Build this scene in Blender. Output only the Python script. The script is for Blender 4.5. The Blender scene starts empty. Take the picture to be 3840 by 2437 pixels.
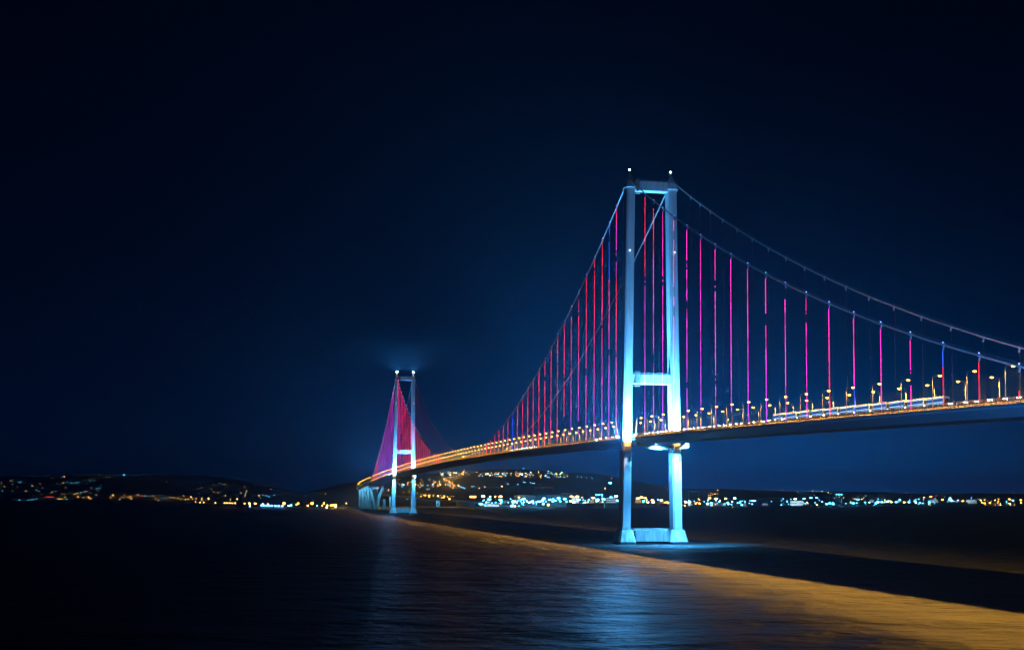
import bpy, math, random
from mathutils import Vector, Matrix
R = math.radians
random.seed(7)
SC = bpy.context.scene
COL = SC.collection

# ------------------------------------------------------------------ camera
CAMX, CAMY, CAMH = -870.9937, 265.2516, 31.6546
YAW, PIT, ROLL, FPX = -0.2203, 0.0774, 0.0056, 4932.9
SX, SY, PW, PH = 147.118, 262.136, 3840.0, 2437.0
fwd = Vector((math.cos(PIT)*math.cos(YAW), math.cos(PIT)*math.sin(YAW), math.sin(PIT)))
rgt = Vector((math.sin(YAW), -math.cos(YAW), 0))
upv = rgt.cross(fwd)
r2 = rgt*math.cos(ROLL) + upv*math.sin(ROLL)
u2 = -rgt*math.sin(ROLL) + upv*math.cos(ROLL)
cam = bpy.data.cameras.new('camera')
camo = bpy.data.objects.new('camera', cam); COL.objects.link(camo)
m = Matrix((r2, u2, -fwd)).transposed().to_4x4()
m.translation = Vector((CAMX, CAMY, CAMH))
camo.matrix_world = m
cam.sensor_width = 36.0
cam.lens = FPX/PW*36.0
cam.shift_x = -SX/PW
cam.shift_y = SY/PW
cam.clip_start = 1.0
cam.clip_end = 60000.0
SC.camera = camo

# ------------------------------------------------------------------ world: night sky with light-polluted horizon
world = bpy.data.worlds.new('World'); SC.world = world; world.use_nodes = True
wn, wl = world.node_tree.nodes, world.node_tree.links
wn.clear()
def N(t, **k):
    n = wn.new(t)
    for a, b in k.items(): setattr(n, a, b)
    return n
def M(op, a, b=None, c=None):
    n = N('ShaderNodeMath', operation=op)
    for i, v in enumerate((a, b, c)):
        if v is None: continue
        if isinstance(v, (int, float)): n.inputs[i].default_value = v
        else: wl.new(v, n.inputs[i])
    return n.outputs[0]
tc = N('ShaderNodeTexCoord'); sep = N('ShaderNodeSeparateXYZ'); wl.new(tc.outputs['Generated'], sep.inputs[0])
el = M('MAXIMUM', M('MULTIPLY', M('ARCSINE', sep.outputs[2]), 57.2958), 0.0)
az = M('MULTIPLY', M('ARCTAN2', sep.outputs[1], sep.outputs[0]), 57.2958)
dz = M('DIVIDE', M('SUBTRACT', az, -21.5), 12.0)
lobe = M('MULTIPLY_ADD', M('EXPONENT', M('MULTIPLY', M('MULTIPLY', dz, dz), -1.0)), 0.965, 0.035)
g1 = M('EXPONENT', M('DIVIDE', el, -9.0))
g2 = M('MULTIPLY', M('EXPONENT', M('DIVIDE', el, -3.0)), lobe)
def vscale(col, f):
    n = N('ShaderNodeVectorMath', operation='SCALE'); n.inputs[0].default_value = col; wl.new(f, n.inputs['Scale']); return n.outputs[0]
def vadd(a, b):
    n = N('ShaderNodeVectorMath', operation='ADD'); wl.new(a, n.inputs[0]); wl.new(b, n.inputs[1]); return n.outputs[0]
base = N('ShaderNodeCombineXYZ'); base.inputs[0].default_value = 0.00003; base.inputs[1].default_value = 0.0004; base.inputs[2].default_value = 0.0028
skycol = vadd(vadd(base.outputs[0], vscale((0.0, 0.0026, 0.0150), g1)), vscale((0.0, 0.13, 0.50), g2))
bg = N('ShaderNodeBackground'); wl.new(skycol, bg.inputs[0]); bg.inputs[1].default_value = 1.0
wo = N('ShaderNodeOutputWorld'); wl.new(bg.outputs[0], wo.inputs[0])

SC.view_settings.view_transform = 'Standard'
SC.view_settings.look = 'None'
SC.view_settings.exposure = 0.0
SC.view_settings.gamma = 1.0
SC.cycles.use_denoising = True
SC.cycles.use_adaptive_sampling = False
SC.cycles.denoiser = 'OPENIMAGEDENOISE'
SC.cycles.max_bounces = 5
SC.cycles.diffuse_bounces = 2
SC.cycles.glossy_bounces = 3
SC.cycles.transmission_bounces = 3
SC.cycles.volume_bounces = 0
SC.cycles.sample_clamp_indirect = 4.0
SC.cycles.use_light_tree = True

# ------------------------------------------------------------------ helpers
def ray(px, py):
    x = (px-SX-PW/2)/FPX; y = -(py-SY-PH/2)/FPX
    return fwd + r2*x + u2*y
def at_x(px, py, X):
    v = ray(px, py); return Vector((CAMX, CAMY, CAMH)) + v*((X-CAMX)/v.x)

MATS = {}
def principled(name, col, rough=0.6, metal=0.0, noise=0.0, scale=0.2, bump=0.0, streak=False, emit=None, estr=0.0):
    if name in MATS: return MATS[name]
    mt = bpy.data.materials.new(name); mt.use_nodes = True
    nt = mt.node_tree; b = nt.nodes['Principled BSDF']
    b.inputs['Base Color'].default_value = (*col, 1); b.inputs['Roughness'].default_value = rough; b.inputs['Metallic'].default_value = metal
    if noise or bump:
        t = nt.nodes.new('ShaderNodeTexCoord'); mp = nt.nodes.new('ShaderNodeMapping')
        nt.links.new(t.outputs['Object'], mp.inputs[0])
        if streak: mp.inputs['Scale'].default_value = (1, 1, 0.12)
        nz = nt.nodes.new('ShaderNodeTexNoise'); nz.inputs['Scale'].default_value = scale; nz.inputs['Detail'].default_value = 6
        nt.links.new(mp.outputs[0], nz.inputs[0])
        if noise:
            rmp = nt.nodes.new('ShaderNodeValToRGB')
            rmp.color_ramp.elements[0].position = 0.3; rmp.color_ramp.elements[1].position = 0.7
            rmp.color_ramp.elements[0].color = (*[c*(1-noise) for c in col], 1)
            rmp.color_ramp.elements[1].color = (*[min(1, c*(1+noise*0.4)) for c in col], 1)
            nt.links.new(nz.outputs[0], rmp.inputs[0]); nt.links.new(rmp.outputs[0], b.inputs['Base Color'])
        if bump:
            bp = nt.nodes.new('ShaderNodeBump'); bp.inputs['Strength'].default_value = bump
            nt.links.new(nz.outputs[0], bp.inputs['Height']); nt.links.new(bp.outputs[0], b.inputs['Normal'])
    if emit:
        b.inputs['Emission Color'].default_value = (*emit, 1); b.inputs['Emission Strength'].default_value = estr
        mt.cycles.emission_sampling = 'NONE'
    MATS[name] = mt
    return mt
def emitter(name, col, s):
    if name in MATS: return MATS[name]
    mt = bpy.data.materials.new(name); mt.use_nodes = True
    nt = mt.node_tree; nt.nodes.clear()
    e = nt.nodes.new('ShaderNodeEmission'); o = nt.nodes.new('ShaderNodeOutputMaterial')
    e.inputs[0].default_value = (*col, 1); e.inputs[1].default_value = s
    nt.links.new(e.outputs[0], o.inputs[0]); mt.cycles.emission_sampling = 'NONE'
    MATS[name] = mt
    return mt
WARM = (1.0, 0.48, 0.06); COOL = (0.35, 0.75, 1.0); BLUE = (0.05, 0.30, 1.0)
steel = principled('painted_steel', (0.60, 0.62, 0.63), 0.5, noise=0.25, scale=0.4, streak=True)
girder = principled('girder_paint', (0.42, 0.45, 0.48), 0.45, noise=0.12, scale=0.3)
conc = principled('foundation_concrete', (0.46, 0.46, 0.43), 0.85, noise=0.6, scale=0.45, bump=0.25, streak=True)
wetc = principled('wet_concrete', (0.07, 0.075, 0.07), 0.5, noise=0.4, scale=0.5)
pierc = principled('pier_concrete', (0.40, 0.40, 0.37), 0.85, noise=0.25, scale=0.3, streak=True)
sandc = principled('sandy_concrete', (0.42, 0.38, 0.27), 0.9, noise=0.2, scale=0.3)
darkst = principled('dark_steel', (0.08, 0.09, 0.10), 0.5, noise=0.2, scale=1.0)
galv = principled('galvanised_steel', (0.24, 0.235, 0.21), 0.5, metal=0.2, noise=0.15, scale=2.0)
cablem = principled('cable_wrap', (0.52, 0.55, 0.57), 0.5, noise=0.12, scale=1.0)
rope = principled('hanger_rope', (0.035, 0.035, 0.04), 0.5, noise=0.2, scale=2.0)
asph = principled('asphalt', (0.055, 0.055, 0.058), 0.9, noise=0.25, scale=0.8)
paintw = principled('lane_paint', (0.75, 0.75, 0.72), 0.7, noise=0.2, scale=2.0)
rubber = principled('rubber', (0.02, 0.02, 0.02), 0.8, noise=0.2, scale=3.0)
glassd = principled('dark_glass', (0.01, 0.012, 0.015), 0.08, noise=0.1, scale=3.0)

class MB:
    def __init__(s): s.v = []; s.f = []; s.mi = []; s.m = 0
    def add(s, vs, fs):
        o = len(s.v); s.v += [tuple(v) for v in vs]
        for f in fs: s.f.append(tuple(i+o for i in f)); s.mi.append(s.m)
        return s
    def box(s, x0, x1, y0, y1, z0, z1):
        return s.add([(x0,y0,z0),(x1,y0,z0),(x1,y1,z0),(x0,y1,z0),(x0,y0,z1),(x1,y0,z1),(x1,y1,z1),(x0,y1,z1)],
                     [(0,3,2,1),(4,5,6,7),(0,1,5,4),(1,2,6,5),(2,3,7,6),(3,0,4,7)])
    def loft(s, rings, cap=True):
        n = len(rings[0]); vs = [p for r in rings for p in r]; fs = []
        for k in range(len(rings)-1):
            for i in range(n):
                j = (i+1) % n; fs.append((k*n+i, k*n+j, (k+1)*n+j, (k+1)*n+i))
        if cap: fs.append(tuple(range(n))[::-1]); fs.append(tuple(range((len(rings)-1)*n, len(rings)*n)))
        return s.add(vs, fs)
    def tube(s, pts, rad, n=8, cap=True):
        pts = [Vector(p) for p in pts]; rings = []
        if not isinstance(rad, (list, tuple)): rad = [rad]*len(pts)
        for i, p in enumerate(pts):
            d = (pts[min(i+1, len(pts)-1)] - pts[max(i-1, 0)]).normalized()
            a = Vector((0,0,1)) if abs(d.z) < 0.9 else Vector((1,0,0))
            u = d.cross(a).normalized(); w = d.cross(u)
            rings.append([p + (u*math.cos(t)+w*math.sin(t))*rad[i] for t in [2*math.pi*k/n for k in range(n)]])
        return s.loft(rings, cap)
    def ball(s, c, r, n=8, k=5):
        c = Vector(c); rings = []
        for i in range(1, k):
            t = math.pi*i/k - math.pi/2
            rings.append([c + Vector((math.cos(t)*math.cos(a), math.cos(t)*math.sin(a), math.sin(t)))*r for a in [2*math.pi*j/n for j in range(n)]])
        return s.loft(rings)
    def mesh(s, name, mats):
        me = bpy.data.meshes.new(name); me.from_pydata(s.v, [], s.f)
        for mt in (mats if isinstance(mats, (list, tuple)) else [mats]): me.materials.append(mt)
        if any(s.mi): me.polygons.foreach_set('material_index', s.mi)
        me.update(); return me
def obj(name, me, parent=None, loc=(0,0,0), rot=(0,0,0)):
    o = bpy.data.objects.new(name, me); COL.objects.link(o)
    o.location = loc; o.rotation_euler = rot; o.parent = parent
    return o
def tag(o, label, cat, group=None, kind=None):
    o['label'] = label; o['category'] = cat
    if group: o['group'] = group
    if kind: o['kind'] = kind
    return o
def thing(name, label, cat, loc=(0,0,0), rot=(0,0,0), group=None):
    return tag(obj(name, None, None, loc, rot), label, cat, group)
def smooth(me):
    me.polygons.foreach_set('use_smooth', [True]*len(me.polygons)); return me
def light(name, kind, col, energy, parent, loc, radius=0.3, target=None, angle=None, blend=0.6):
    key = (kind, tuple(col), energy, radius, angle, blend)
    if key not in LIGHTS:
        L = bpy.data.lights.new(name, kind); L.color = col; L.energy = energy; L.shadow_soft_size = radius
        if kind == 'SPOT': L.spot_size = angle; L.spot_blend = blend
        LIGHTS[key] = L
    o = obj(name, LIGHTS[key], parent, loc)
    if target is not None:
        o.rotation_euler = (Vector(target)-Vector(loc)).to_track_quat('-Z', 'Y').to_euler()
    return o
LIGHTS = {}
def ordinal(n):
    return f"{n}{'th' if 10 <= n % 100 <= 20 else {1:'st',2:'nd',3:'rd'}.get(n%10,'th')}"

# ------------------------------------------------------------------ shoreline, terrain
SHORE = [(9500,7000),(8200,3200),(6751,1477),(5419,923),(4837,544),(3700,470),(2640,330),(2490,225),(2455,40),(2520,-140),(2760,-312),(2774,-501),(3069,-816),(3607,-1359),(4070,-2095),(4793,-2986),(6200,-5200)]
POLY = SHORE + [(11000,-12000),(26000,-12000),(26000,12000),(11000,12000)]
def shore_sd(x, y):
    ins = False; best = 1e18; n = len(POLY)
    for i in range(n):
        x0, y0 = POLY[i]; x1, y1 = POLY[(i+1) % n]
        if (y0 > y) != (y1 > y) and x < (x1-x0)*(y-y0)/(y1-y0)+x0: ins = not ins
        if i < len(SHORE)-1:
            dx, dy = x1-x0, y1-y0
            t = max(0, min(1, ((x-x0)*dx+(y-y0)*dy)/(dx*dx+dy*dy)))
            d = (x-x0-t*dx)**2 + (y-y0-t*dy)**2
            if d < best: best = d
    return math.sqrt(best) if ins else -math.sqrt(best)
def sstep(a, b, x):
    t = max(0.0, min(1.0, (x-a)/(b-a))); return t*t*(3-2*t)
def ground(x, y):
    d = shore_sd(x, y)
    if d < -60: return -6.0
    w = 0.5+0.5*math.sin(x*0.0011+1.3)*math.cos(y*0.0013+0.4)
    w2 = math.sin(x*0.0043+y*0.0021)*math.cos(y*0.0037-x*0.0012)
    z = -4 + 7*sstep(-25, 12, d)
    az = math.atan2(y-CAMY, x-CAMX)
    hgt = (0.45 + 0.55*sstep(-0.33, -0.24, az))*(1-0.72*math.exp(-((az+0.033)/0.036)**2))
    z += sstep(350, 2700, d)*(150+60*w)*hgt + sstep(300, 900, d)*w2*8
    return z
def on_ground(px, py, t0=2600, t1=13500, st=40.0):
    v = ray(px, py); h = math.hypot(v.x, v.y); v = v/h
    t = t0; prev = None
    while t < t1:
        x, y, z = CAMX+v.x*t, CAMY+v.y*t, CAMH+v.z*t
        g = ground(x, y)
        if g > 0 and z <= g:
            return Vector((x, y, g)), t
        t += st
    return None, None
def shore_pt(px, inland):
    v = ray(px, 1862); h = math.hypot(v.x, v.y); v = v/h
    t = 2600
    while t < 12000:
        x, y = CAMX+v.x*t, CAMY+v.y*t
        if shore_sd(x, y) > inland: return Vector((x, y, ground(x, y))), t
        t += 8
    return Vector((x, y, 3)), t

water_m = bpy.data.materials.new('sea_water'); water_m.use_nodes = True
nt = water_m.node_tree; b = nt.nodes['Principled BSDF']
b.inputs['Base Color'].default_value = (0.008, 0.011, 0.011, 1); b.inputs['Roughness'].default_value = 0.42; b.inputs['IOR'].default_value = 1.33; b.inputs['Specular IOR Level'].default_value = 0.62
t = nt.nodes.new('ShaderNodeTexCoord'); mp = nt.nodes.new('ShaderNodeMapping'); nt.links.new(t.outputs['Object'], mp.inputs[0])
mp.inputs['Rotation'].default_value = (0, 0, R(-12)); mp.inputs['Scale'].default_value = (0.13, 0.10, 1)
n1 = nt.nodes.new('ShaderNodeTexNoise'); n1.inputs['Scale'].default_value = 1.0; n1.inputs['Detail'].default_value = 7; n1.inputs['Roughness'].default_value = 0.6
nt.links.new(mp.outputs[0], n1.inputs[0])
bp = nt.nodes.new('ShaderNodeBump'); bp.inputs['Strength'].default_value = 0.8; bp.inputs['Distance'].default_value = 5.5
mp2 = nt.nodes.new('ShaderNodeMapping'); nt.links.new(t.outputs['Object'], mp2.inputs[0])
mp2.inputs['Rotation'].default_value = (0, 0, R(-18)); mp2.inputs['Scale'].default_value = (0.040, 0.026, 1)
n2 = nt.nodes.new('ShaderNodeTexNoise'); n2.inputs['Scale'].default_value = 1.0; n2.inputs['Detail'].default_value = 5; nt.links.new(mp2.outputs[0], n2.inputs[0])
ad = nt.nodes.new('ShaderNodeMath'); ad.operation = 'MULTIPLY_ADD'; nt.links.new(n2.outputs[0], ad.inputs[0]); ad.inputs[1].default_value = 4.0; nt.links.new(n1.outputs[0], ad.inputs[2])
nt.links.new(ad.outputs[0], bp.inputs['Height']); nt.links.new(bp.outputs[0], b.inputs['Normal'])
wm = MB(); wm.add([(-5000,-13000,0),(13500,-13000,0),(13500,13000,0),(-5000,13000,0)], [(0,1,2,3)])
w = obj('water', wm.mesh('water', water_m)); w['kind'] = 'structure'; w['label'] = 'dark night sea with gold and blue light on the ripples'

land_m = principled('dark_land', (0.045, 0.055, 0.04), 0.95, noise=0.5, scale=0.02)
tm = MB(); nx, ny = 110, 170
xs = [2300+ (i/nx)**1.35*12600 for i in range(nx+1)]; ys = [-8500+ j*(15500/ny) for j in range(ny+1)]
tm.add([(x, y, ground(x, y)) for x in xs for y in ys], [(i*(ny+1)+j, (i+1)*(ny+1)+j, (i+1)*(ny+1)+j+1, i*(ny+1)+j+1) for i in range(nx) for j in range(ny)])
o = obj('shore_terrain', smooth(tm.mesh('shore_terrain', land_m))); o['kind'] = 'structure'; o['label'] = 'low dark shore and hills across the strait'

# ------------------------------------------------------------------ the suspension bridge
SPAN = 1550.0
def deck_z(X): return 78.57 - 0.879e-5*(X-775)**2
def cable_z(X):
    if X < 0 or X > SPAN:
        d = -X if X < 0 else X-SPAN
        return 253.5 - 0.4993*d + 2.67e-4*d*d
    return 79.4 + (253.5-79.4)*((X-775)/775)**2
CY = 15.8
def leg_y(z): return 15.0 + (250-z)*0.0143

BR = thing('suspension_bridge', 'long suspension bridge with floodlit towers and coloured lit hangers across the strait', 'bridge')

# --- towers
def notch(cx, cy, a, b_, n):
    q = []
    for sx, sy in ((1,1),(-1,1),(-1,-1),(1,-1)):
        c = [(sx*b_, sy*(a-n)), (sx*(b_-n), sy*(a-n)), (sx*(b_-n), sy*a)]
        q += c if sx*sy > 0 else c[::-1]
    return [(cx+x, cy+y) for x, y in q]
def octa(cx, cy, hx, hy, ch):
    return [(cx+hx,cy+hy-ch),(cx+hx-ch,cy+hy),(cx-hx+ch,cy+hy),(cx-hx,cy+hy-ch),(cx-hx,cy-hy+ch),(cx-hx+ch,cy-hy),(cx+hx-ch,cy-hy),(cx+hx,cy-hy+ch)]
def ring(pts, z): return [(x, y, z) for x, y in pts]
def leg_half(z): f = z/250.0; return 3.15-0.25*f, 5.1-0.3*f
beacon_m = emitter('beacon_glow', (0.75, 0.92, 1.0), 90)
smallw = emitter('obstruction_lamp_glow', (0.7, 0.9, 1.0), 14)
def lattice(mb, P, Q, h, wd, n, r=0.12):
    P, Q = Vector(P), Vector(Q); d = (Q-P)
    side = d.cross(Vector((0,0,1))).normalized()*wd/2
    up = Vector((0,0,h))
    for s in (-1, 1):
        for a in (Vector((0,0,0)), up): mb.tube([P+side*s+a, Q+side*s+a], r, 4)
        for k in range(n):
            A = P+d*(k/n)+side*s; B_ = P+d*((k+1)/n)+side*s
            mb.tube([A, B_+up] if k % 2 else [A+up, B_], r*0.7, 4); mb.tube([A, A+up], r*0.7, 4)
    for k in range(n+1):
        A = P+d*(k/n)
        for a in (Vector((0,0,0)), up): mb.tube([A-side+a, A+side+a], r*0.7, 4)

def tower(X0, who):
    legs = []
    for s, nm in ((1, 'left'), (-1, 'right')):
        core = MB(); zs = [9.6, 62.4, 120, 180, 246.4]
        core.loft([ring(notch(0, s*leg_y(z), leg_half(z)[0]-0.06, leg_half(z)[1]-0.06, 0.85), z) for z in zs])
        L = obj('tower_leg', core.mesh('tower_leg', steel), BR, (X0, 0, 0))
        L['label'] = f'{nm} leg of the {who} tower, pale steel in blue floodlight'
        z = 9.8; k = 0
        blocks = [9.8+i*10.4 for i in range(6)] + [66.0] + [66.0+i*12.05 for i in range(1, 16)]
        for za, zb in zip(blocks[:-1], blocks[1:]):
            if zb - za < 1: continue
            bmh = MB()
            za2, zb2 = za+0.05, zb-0.05
            bmh.loft([ring(notch(0, s*leg_y(q), *leg_half(q), 0.8), q) for q in (za2, zb2)])
            obj('steel_block', bmh.mesh('steel_block', steel), L)
        # collar walkway, head, pyramid cap, beacon
        y = s*leg_y(247)
        c = MB(); c.loft([ring(octa(0, y, 6.0, 4.0, 1.4), q) for q in (246.45, 246.75)])
        pts = octa(0, y, 5.9, 3.9, 1.4)
        for h in (247.3, 247.8):
            for i in range(8): c.tube([(*pts[i], h), (*pts[(i+1) % 8], h)], 0.06, 4)
        for p in pts: c.tube([(*p, 246.7), (*p, 247.8)], 0.06, 4)
        for a in (-1, 1):
            for bb in (-1, 1): c.box(a*4.0-0.4, a*4.0+0.4, y+bb*3.3-0.3, y+bb*3.3+0.3, 245.2, 246.45)
        obj('collar_walkway', c.mesh('collar_walkway', steel), L)
        h = MB(); h.loft([ring(notch(0, y, 2.75, 4.5, 0.7), q) for q in (246.8, 251.2)]); obj('leg_head', h.mesh('leg_head', steel), L)
        cp = MB(); cp.loft([ring(octa(0, y, 4.2, 2.6, 0.4), 251.25), ring(octa(0, y, 1.5, 0.9, 0.3), 255.9), ring(octa(0, y, 1.1, 0.7, 0.2), 256.7)])
        cp.tube([(0, y, 256.6), (0, y, 259.4)], 0.15, 6); cp.box(-0.8, 0.8, y-0.8, y+0.8, 257.6, 257.8)
        cap = obj('saddle_cover', cp.mesh('saddle_cover', steel), L)
        bb = MB().ball((0, y, 259.9), 1.2 if who == 'far' else 0.42); obj('beacon_lamp', bb.mesh('beacon_lamp', beacon_m), L)
        light('beacon_light', 'SPOT', (0.12, 0.5, 1.0), 700000.0 if who == 'far' else 8000.0, L, (0, y, 261.4), 0.5, (0, y, 300), R(172), 0.1)
        for zz in (202.0, 95.0):
            mm = MB().ball((-5.3, s*leg_y(zz)+s*0.5, zz), 0.26); mm.box(-5.2, -4.7, s*leg_y(zz)+s*0.5-0.2, s*leg_y(zz)+s*0.5+0.2, zz-0.2, zz+0.2)
            obj('obstruction_lamp', mm.mesh('obstruction_lamp', smallw), L)
        # bearing niche and platform under the deck
        y = s*leg_y(64)
        pl = MB(); pl.loft([ring(octa(0, y, 6.6, 4.6, 1.2), q) for q in (62.9, 63.3)])
        pp = octa(0, y, 6.5, 4.5, 1.2)
        for i in range(8): pl.tube([(*pp[i], 64.4), (*pp[(i+1) % 8], 64.4)], 0.06, 4); pl.tube([(*pp[i], 63.3), (*pp[i], 64.4)], 0.06, 4)
        obj('bearing_platform', pl.mesh('bearing_platform', darkst), L)
        bx = MB(); bx.box(-6.2, -5.12, y-1.6, y+1.6, 63.4, 66.4); obj('bearing_housing', bx.mesh('bearing_housing', darkst), L)
        bx = MB(); bx.box(-6.0, -5.12, y-2.4, y-1.8, 56.5, 60.5); obj('service_duct', bx.mesh('service_duct', darkst), L)
        # foundation
        f = MB(); yb_ = s*leg_y(4)
        f.loft([ring(octa(0, yb_, 8.3, 6.4, 1.6), 1.7), ring(octa(0, yb_, 6.4, 4.4, 1.3), 9.6)])
        F = obj('foundation_plinth', f.mesh('foundation_plinth', conc), BR, (X0, 0, 0))
        f = MB(); f.loft([ring(octa(0, yb_, 8.4, 6.5, 1.6), -4.0), ring(octa(0, yb_, 8.4, 6.5, 1.6), 1.68)])
        obj('waterline_base', f.mesh('waterline_base', wetc), F)
        rl = MB(); pp = octa(0, yb_, 6.2, 4.25, 1.2)
        for i in range(8):
            for hh in (10.2, 10.8): rl.tube([(*pp[i], hh), (*pp[(i+1) % 8], hh)], 0.05, 4)
            rl.tube([(*pp[i], 9.6), (*pp[i], 10.8)], 0.05, 4)
        obj('guard_rail', rl.mesh('guard_rail', galv), F)
        lp = MB(); lp.box(-5.9, -5.2, yb_+2.2, yb_+3.0, 9.62, 12.0); obj('service_box', lp.mesh('service_box', girder), F)
        lp = MB(); lp.box(-5.5, -5.12, yb_-1.2, yb_+0.6, 9.62, 11.6); obj('access_door', lp.mesh('access_door', girder), F)
        legs.append(L)
    # tie beam between the plinths
    tb = MB(); tb.box(-4.6, 4.6, -11.6, 11.6, 1.9, 9.58)
    T = obj('foundation_tie_beam', tb.mesh('foundation_tie_beam', conc), BR, (X0, 0, 0))
    rl = MB()
    for xx in (-4.4, 4.4):
        for hh in (10.15, 10.7): rl.tube([(xx, -12, hh), (xx, 12, hh)], 0.06, 4)
        for k in range(17): rl.tube([(xx, -12+k*1.5, 9.58), (xx, -12+k*1.5, 10.7)], 0.05, 4)
    obj('guard_rail', rl.mesh('guard_rail', galv), T)
    # cross beams
    for (z0, z1, nm) in ((245.1, 251.6, 'top'), (110.0, 116.2, 'middle')):
        zc = (z0+z1)/2; ye = leg_y(zc)-leg_half(zc)[0]+0.15
        cb = MB(); cb.box(-3.4, 3.4, -ye, ye, z0, z1)
        C = obj('cross_beam', cb.mesh('cross_beam', steel), BR, (X0, 0, 0)); C['label'] = f'{nm} cross beam of the {who} tower'
        rl = MB()
        for xx in (-3.2, 3.2):
            for hh in (z1+0.6, z1+1.2): rl.tube([(xx, -ye, hh), (xx, ye, hh)], 0.07, 4)
            for k in range(15): rl.tube([(xx, -ye+k*2*ye/14, z1), (xx, -ye+k*2*ye/14, z1+1.2)], 0.06, 4)
        obj('guard_rail', rl.mesh('guard_rail', galv), C)
        cg = MB()
        if nm == 'middle':
            for k in range(4):
                za = z0-1.8+k*2.6
                for a in (-6.0, -3.7):
                    for yy in (9.2, 11.9):
                        cg.tube([(a, yy, za), (a, yy, za+2.6)], 0.09, 4)
                    cg.tube([(a, 9.2, za), (a, 11.9, za)], 0.08, 4); cg.tube([(a, 9.2, za), (a, 11.9, za+2.6)], 0.07, 4); cg.tube([(a, 11.9, za), (a, 9.2, za+2.6)], 0.07, 4)
                for yy in (9.2, 11.9): cg.tube([(-6.0, yy, za), (-3.7, yy, za)], 0.08, 4)
            cg.box(-6.3, -3.5, 8.9, 13.4, z0-2.1, z0-1.85)
        else:
            cg.box(-6.2, -3.45, 8.6, 12.0, z0-3.0, z0-2.7); cg.box(-5.6, -3.45, 9.4, 11.2, z0-0.9, z1+1.0)
            for yy in (8.8, 11.8): cg.tube([(-5.9, yy, z0-2.7), (-5.9, yy, z0-0.3)], 0.08, 4)
        obj('access_cage', cg.mesh('access_cage', galv), C)
    # inspection gantry slung below the deck
    g = MB(); zc = deck_z(X0)
    P = [(-15, 13.5, zc-6.6), (-15, 6.0, zc-8.8), (-15, -12.0, zc-9.2), (-15, -22.5, zc-7.0)]
    for a, b2, n in zip(P[:-1], P[1:], (5, 9, 7)): lattice(g, a, b2, 1.9, 1.8, n, 0.14)
    for yy in (12.9, -12.9): g.tube([(-15, yy, zc-6.0), (-15, yy, zc-1.0)], 0.15, 4)
    G = obj('inspection_gantry', g.mesh('inspection_gantry', galv), BR, (X0, 0, 0))

tower(0.0, 'near'); tower(SPAN, 'far')

# --- deck, 25 m segments
screen_m = bpy.data.materials.new('wind_screen'); screen_m.use_nodes = True
nt = screen_m.node_tree; nt.nodes.clear()
d1 = nt.nodes.new('ShaderNodeBsdfDiffuse'); d1.inputs[0].default_value = (0.3, 0.27, 0.2, 1)
d2 = nt.nodes.new('ShaderNodeBsdfTranslucent'); d2.inputs[0].default_value = (0.34, 0.27, 0.13, 1)
nz = nt.nodes.new('ShaderNodeTexNoise'); nz.inputs['Scale'].default_value = 0.7
mx = nt.nodes.new('ShaderNodeMixShader'); mr = nt.nodes.new('ShaderNodeMapRange'); mr.inputs[3].default_value = 0.45; mr.inputs[4].default_value = 0.8
tcn = nt.nodes.new('ShaderNodeTexCoord'); nt.links.new(tcn.outputs['Object'], nz.inputs[0]); nt.links.new(nz.outputs[0], mr.inputs[0]); nt.links.new(mr.outputs[0], mx.inputs[0])
nt.links.new(d1.outputs[0], mx.inputs[1]); nt.links.new(d2.outputs[0], mx.inputs[2])
om = nt.nodes.new('ShaderNodeOutputMaterial'); nt.links.new(mx.outputs[0], om.inputs[0])

SL = 25.0; RD = 0.95
def extr(prof, x0, x1, cap=False):
    mb = MB(); mb.loft([[(x0, y, z) for y, z in prof], [(x1, y, z) for y, z in prof]], cap); return mb
full = [(15.0,0.45),(15.3,-0.9),(18.3,-1.0),(18.3,-1.35),(15.6,-1.6),(15.3,-2.1),(9.0,-5.0),(-9.0,-5.0),(-15.3,-2.1),(-15.6,-1.6),(-18.3,-1.35),(-18.3,-1.0),(-15.3,-0.9),(-15.0,0.45),(0,0.83)]
narrow = [(13.6,0.6),(13.6,-2.1),(9.0,-5.0),(-9.0,-5.0),(-13.6,-2.1),(-13.6,0.6),(0,0.83)]
me_full = extr(full, 0, SL).mesh('deck_girder', girder); me_narrow = extr(narrow, 0, SL).mesh('deck_girder', girder)
road = MB()
road.add([(0.0,-13.0,0.02-0.3),(SL,-13.0,-0.28),(SL,0,-0.05),(0,0,-0.05),(0,13.0,-0.28),(SL,13.0,-0.28)], [(0,1,2,3),(3,2,5,4)])
me_road = road.mesh('road_surface', asph)
lm = MB()
for yy in (-12.6, -9.0, -5.4, -1.9, 1.9, 5.4, 9.0, 12.6):
    zz = -0.05-0.23*abs(yy)/13+0.012
    for k in (range(2) if abs(yy) in (9.0, 5.4) else (0,)):
        a, b2 = (2+k*12, 8+k*12) if abs(yy) in (9.0, 5.4) else (0, SL)
        lm.add([(a,yy-0.08,zz),(b2,yy-0.08,zz),(b2,yy+0.08,zz),(a,yy+0.08,zz)], [(0,1,2,3)])
me_lane = lm.mesh('lane_marking', paintw)
def barrier(y):
    mb = MB()
    for k in range(10): mb.box(k*2.5+1.2, k*2.5+1.35, y-0.1, y+0.1, -0.33, 0.75)
    for z in (0.1, 0.45, 0.8): mb.box(0, SL, y-0.07, y+0.07, z, z+0.13)
    return mb
me_bar = {s: barrier(s*13.4).mesh('guard_rail', galv) for s in (1, -1)}
mb = MB()
for s in (-1, 1): mb.box(0, SL, s*0.6-0.12, s*0.6+0.12, -0.04, 0.85)
me_med = mb.mesh('median_barrier', pierc)
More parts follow.
